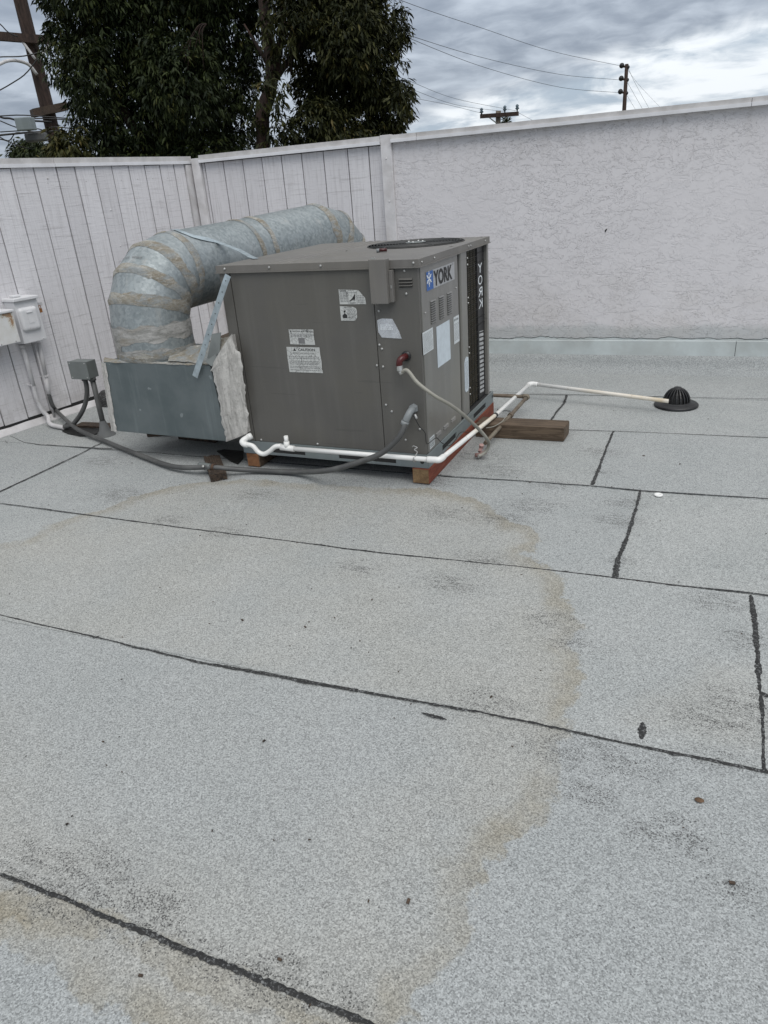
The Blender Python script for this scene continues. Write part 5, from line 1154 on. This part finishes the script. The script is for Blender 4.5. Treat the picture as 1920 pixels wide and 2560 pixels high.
b0 = dp(420, 380, D1); limb(t1, [V(b0[0], b0[1], GZ), V(b0[0]+.05, b0[1], -1), b0+V(0, 0, -.3), dp(395, 240, D1), dp(360, 60, D1), dp(350, -200, D1)], .16, .04, 'trunk')
limb(t1, [b0+V(0, 0, -.5), dp(470, 220, D1), dp(520, 20, D1), dp(540, -200, D1)], .09, .03); limb(t1, [b0+V(0, 0, -.5), dp(300, 260, D1), dp(220, 90, D1), dp(190, -60, D1)], .08, .02)
for i, (u, v) in enumerate([(455, 120), (450, 130), (470, 115), (440, 125), (480, 125), (430, 135), (465, 140)]):   # bare twigs drooping at the front of the crown
    a_ = dp(515, 60, D1-.95); limb(t1, [a_, dp((515+u)/2+8, (60+v)/2-22+i*3, D1-1.0), dp(u-6+i*9, v+20+i*4, D1-1.05)], .010, .003, 'bare_twig')
D2_ = 10.2
t2 = thing('leafy_tree', (*dp(665, 380, D2_)[:2], GZ), 'tall tree with bare reddish trunk showing above the wall, right of the wide tree', 'tree')
tb_ = dp(658, 372, D2_)
limb(t2, [V(tb_[0], tb_[1], GZ), V(tb_[0], tb_[1], -1), tb_, dp(680, 200, D2_), dp(662, 30, D2_), dp(648, -200, D2_)], .108, .06, 'trunk')
limb(t2, [dp(678, 235, D2_), dp(688, 190, D2_), dp(700, 120, D2_), dp(708, 20, D2_), dp(716, -100, D2_)], .05, .026)
limb(t2, [dp(680, 210, D2_), dp(760, 100, D2_), dp(830, 20, D2_)], .04, .012); limb(t2, [dp(670, 160, D2_), dp(610, 60, D2_)], .03, .01)
colsR = [(775, 20, 60, 60), (850, 20, 75, 80), (792, 130, 62, 70), (870, 110, 70, 70), (782, 225, 42, 50), (840, 220, 70, 60), (800, 300, 60, 45), (730, 330, 26, 30), (920, 190, 55, 60), (955, 100, 40, 40), (975, 60, 42, 36), (930, 50, 30, 38), (1000, 105, 18, 28), (1000, 165, 20, 14), (945, 215, 45, 35), (975, 275, 48, 40), (1005, 240, 24, 26), (940, 320, 55, 28), (870, 290, 60, 45), (850, 345, 70, 20), (975, 330, 26, 30),
         (745, -80, 70, 70), (860, -80, 90, 80), (780, -200, 130, 90), (900, -180, 80, 70), (700, -300, 120, 90), (1018, 170, 8, 8), (770, 400, 60, 50), (880, 400, 70, 50), (960, 400, 50, 50), (1010, 210, 18, 16), (890, -30, 60, 50)]
foliage('crown', t2, vis_blobs(colsR, D2_+.3, .55, 2), 9300, .080, M_LEAF2, 13)
foliage('crown_wisps', t2, vis_blobs([(700, 60, 26, 60), (640, 330, 18, 26), (735, 60, 30, 40), (700, 330, 26, 40), (905, 40, 20, 30), (1000, 250, 22, 40), (690, 200, 20, 60), (655, 250, 16, 40), (660, 60, 16, 40)], D2_-.25, .2, 5), 230, .10, M_LEAF2, 14, per=6)
for i in range(6):
    u = 690+i*7; limb(t2, [dp(u, 20+i*9, D2_-.2), dp(u+3, 90+i*12, D2_-.2), dp(u+1, 170+i*6, D2_-.2)], .006, .002, 'bare_twig')
t3 = thing('distant_tree', (*dp(80, 380, 24)[:2], GZ), 'small distant tree under the pole transformer at the left', 'tree')
foliage('crown', t3, vis_blobs([(60, 368, 26, 14), (90, 370, 26, 15), (75, 358, 18, 8), (112, 378, 22, 12), (50, 385, 22, 12), (95, 395, 40, 12)], 24, .5, 4), 520, .15, M_LEAF, 15, per=6)
b3 = dp(80, 390, 24); limb(t3, [V(b3[0], b3[1], GZ), b3], .12, .05, 'trunk'); limb(t3, [b3-V(0, 0, .3), dp(55, 365, 24)], .03, .01); limb(t3, [b3-V(0, 0, .3), dp(108, 368, 24)], .03, .01)
t4 = thing('palm_tree', (*dp(1270, 300, 60)[:2], GZ), 'palm top peeping over the stucco wall behind the crossarm pole', 'tree')
pc = dp(1268, 306, 60); limb(t4, [V(pc[0], pc[1], GZ), pc], .18, .14, 'trunk'); r = np.random.default_rng(8); m = MB()
for k in range(46):
    a_ = r.uniform(0, 6.28); el = r.uniform(-.3, 1.3); d = V(math.cos(a_)*math.cos(el), math.sin(a_)*math.cos(el), math.sin(el)); L = r.uniform(.45, .75); s_ = unit(np.cross(d, UZ+.3*d)); m.add([pc, pc+d*L*.6+s_*.07, pc+d*L-UZ*.10, pc+d*L*.6-s_*.07], [(0, 1, 2, 3)])
o = m.build('fronds', M_LEAF, t4); tag(o, kind='stuff'); at = o.data.attributes.new('tone', 'FLOAT', 'POINT'); at.data.foreach_set('value', [.6]*len(o.data.vertices))

# ------------------------------------------------------------------ utility poles and lines
DP = 20.
up = thing('utility_pole', (*dp(150, 400, DP)[:2], GZ), 'thick brown wooden utility pole with crossarms at the left, partly behind the tree', 'utility pole')
pt_, pb_ = dp(46, -20, DP), dp(150, 400, DP); dv = (pt_-pb_); 
MB().tube([pb_-dv*1.35, pb_, pt_, pt_+dv*.35], .15, 14, radii=[.19, .155, .14, .125]).build('pole', M_POLE, up)
def pbar(a, b, w, h, name, mat, parent): MB()._bar(a, b, unit(np.cross(b-a, UZ))*w/2, UZ*h/2).build(name, mat, parent)
pbar(dp(-60, 86, DP-.22), dp(128, 101, DP-.22), .12, .16, 'crossarm', M_POLE, up)
limb(up, [dp(50, 95, DP-.25), dp(88, 148, DP-.25)], .03, .03, 'brace', M_PCON); limb(up, [dp(122, 112, DP-.25), dp(96, 150, DP-.25)], .03, .03, 'brace', M_PCON)
limb(up, [dp(92, 186, DP-.2), dp(72, 162, DP-.3), dp(45, 152, DP-.5), dp(20, 152, DP-.7), dp(0, 160, DP-.9), dp(-30, 175, DP-1)], .035, .03, 'lamp_arm', M_PCON)
pbar(dp(80, 284, DP-.3), dp(164, 266, DP-.1), .30, .16, 'lower_crossarm', M_DKW, up)
MB().box((0, 0, 0), (0, 0, 0)) 
c = dp(64, 308, DP-1.0); MB().obox(c-V(.20, .1, .13), V(.36, .08, -.01), V(-.05, .2, 0), UZ*.25).build('cable_box', M_RAIL, up, .02)
c = dp(86, 342, DP-.8); MB().obox(c-V(.20, .1, .10), V(.46, .1, 0), V(-.05, .2, 0), UZ*.18).build('splice_case', M_GCON, up, .04)
lines_ = [[(-40, 262), (0, 292), (25, 296), (48, 302), (80, 302), (130, 305)], [(-30, 342), (0, 338), (40, 334), (75, 331), (150, 327)], [(-30, 345), (10, 350), (50, 366), (75, 372)], [(0, 290), (60, 288), (170, 296)], [(-20, 144), (8, 142), (60, 140), (122, 125)],
          [(-20, 236), (30, 208), (70, 178), (118, 110)], [(124, 112), (132, 135), (150, 150), (170, 148)], [(120, 115), (130, 148), (160, 165)], [(0, 330), (60, 326), (95, 322), (125, 335)], [(-20, 330), (20, 352), (40, 332), (70, 335)], [(-30, 40), (0, 60), (20, 80), (45, 92)], [(128, 100), (150, 128), (168, 132), (190, 128)], [(0, 302), (40, 318), (90, 330), (130, 318), (190, 322)], [(100, 330), (125, 348), (150, 352), (175, 340)], [(60, 300), (100, 296), (180, 300)]]
tags_ = 'overhead lines at the left pole'
for i, l in enumerate(lines_):
    p = smooth_path([dp(u, v, DP-.6) for u, v in l], 4); o = MB().tube(p, .013 if i not in (0, 1) else .022, 6).build('wire_run', M_WIRE, up)
# far pole at the right with three arms
FP = 55.
fp_ = thing('utility_pole', (*dp(1560, 275, FP)[:2], GZ), 'slender distant pole with three insulator arms above the right part of the stucco wall', 'utility pole')
a_, b_ = dp(1567, 160, FP), dp(1559, 300, FP); MB().tube([b_-(a_-b_)*1.8, b_, a_], .13, 10, radii=[.18, .135, .11]).build('pole', M_POLE, fp_)
for v, u in ((166, 1565.5), (198, 1564), (231, 1562)):
    pbar(dp(u+5, v+1, FP), dp(u-11, v, FP), .10, .12, 'insulator_arm', M_POLE, fp_); MB().sphere(dp(u-11, v-2, FP), .16, 5).sphere(dp(u+4, v+2, FP), .12, 5).build('insulator', M_WIRE, fp_)
MP = 45.
mp = thing('utility_pole', (*dp(1245, 290, MP)[:2], GZ), 'short grey pole top with wide crossarm just above the stucco wall', 'utility pole')
a_, b_ = dp(1246, 277, MP), dp(1245, 320, MP); MB().tube([b_-UZ*4, b_, a_], .14, 10).build('pole', M_POLE2, mp)
pbar(dp(1200, 291, MP-.2), dp(1297, 284, MP-.2), .14, .20, 'crossarm', M_POLE, mp)
limb(mp, [dp(1222, 293, MP-.25), dp(1243, 309, MP-.25)], .03, .03, 'brace', M_JBOX); limb(mp, [dp(1273, 289, MP-.25), dp(1250, 309, MP-.25)], .03, .03, 'brace', M_JBOX)
for u, v in ((1204, 288), (1262, 282), (1293, 279)): MB().lathe([(.03, 0), (.05, .10), (.12, .14), (.06, .22), (.10, .27), (.05, .34), (.0001, .36)], dp(u, v, MP-.2), n=8).build('insulator', simple('insulator_glass', (.10, .14, .17), .3), mp) if u == 1204 else MB().lathe([(.03, 0), (.05, .10), (.12, .14), (.06, .22), (.10, .27), (.05, .34), (.0001, .36)], dp(u, v, MP-.2), n=8).build('insulator', MATS['insulator_glass'], mp)
wires = [([(700, -130, 30), (1000, 0, 34), (1210, 72, 42), (1380, 128, 48), (1553, 165, 55)], 'highest power line running from the tree to the distant pole', .016),
         ([(900, 40, 30), (1010, 84, 32), (1210, 145, 42), (1400, 186, 49), (1552, 200, 55)], 'second power line down to the distant pole, ending at its middle arm', .016),
         ([(880, 30, 30), (1010, 90, 32), (1210, 168, 42), (1400, 218, 49), (1550, 232, 55)], 'third power line down, reaching the lowest arm of the distant pole', .016),
         ([(900, 150, 30), (1020, 201, 33), (1140, 247, 40), (1290, 277, 45)], 'upper thin line to the right end of the wide crossarm', .012),
         ([(900, 180, 30), (1020, 220, 33), (1140, 262, 40), (1262, 279, 45)], 'middle thin line to the inner insulator of the wide crossarm', .012),
         ([(900, 215, 30), (1030, 244, 33), (1120, 262, 39), (1204, 283, 45)], 'lowest thin line to the left end of the wide crossarm', .012),
         ([(1571, 172, 55), (1588, 208, 62), (1622, 270, 70)], 'guy line dropping right from the top of the distant pole', .014),
         ([(1570, 176, 55), (1600, 215, 60), (1654, 272, 66)], 'faint outer line sloping right from the distant pole top', .010),
         ([(1568, 205, 55), (1585, 235, 58), (1606, 272, 62)], 'guy line dropping right from the middle of the distant pole', .014),
         ([(1566, 236, 55), (1590, 276, 60)], 'shortest guy line dropping right from the distant pole', .012),
         ([(1298, 283, 45), (1330, 300, 50)], 'short thin line leaving the right end of the wide crossarm', .012)]
for pts, lb, rr in wires:
    o = MB().tube(smooth_path([dp(*q) for q in pts], 8), rr*.65, 5).build('power_line', M_WIRE); tag(o, lb, 'power line', 'power lines against the sky')
print('objects', len(bpy.data.objects))
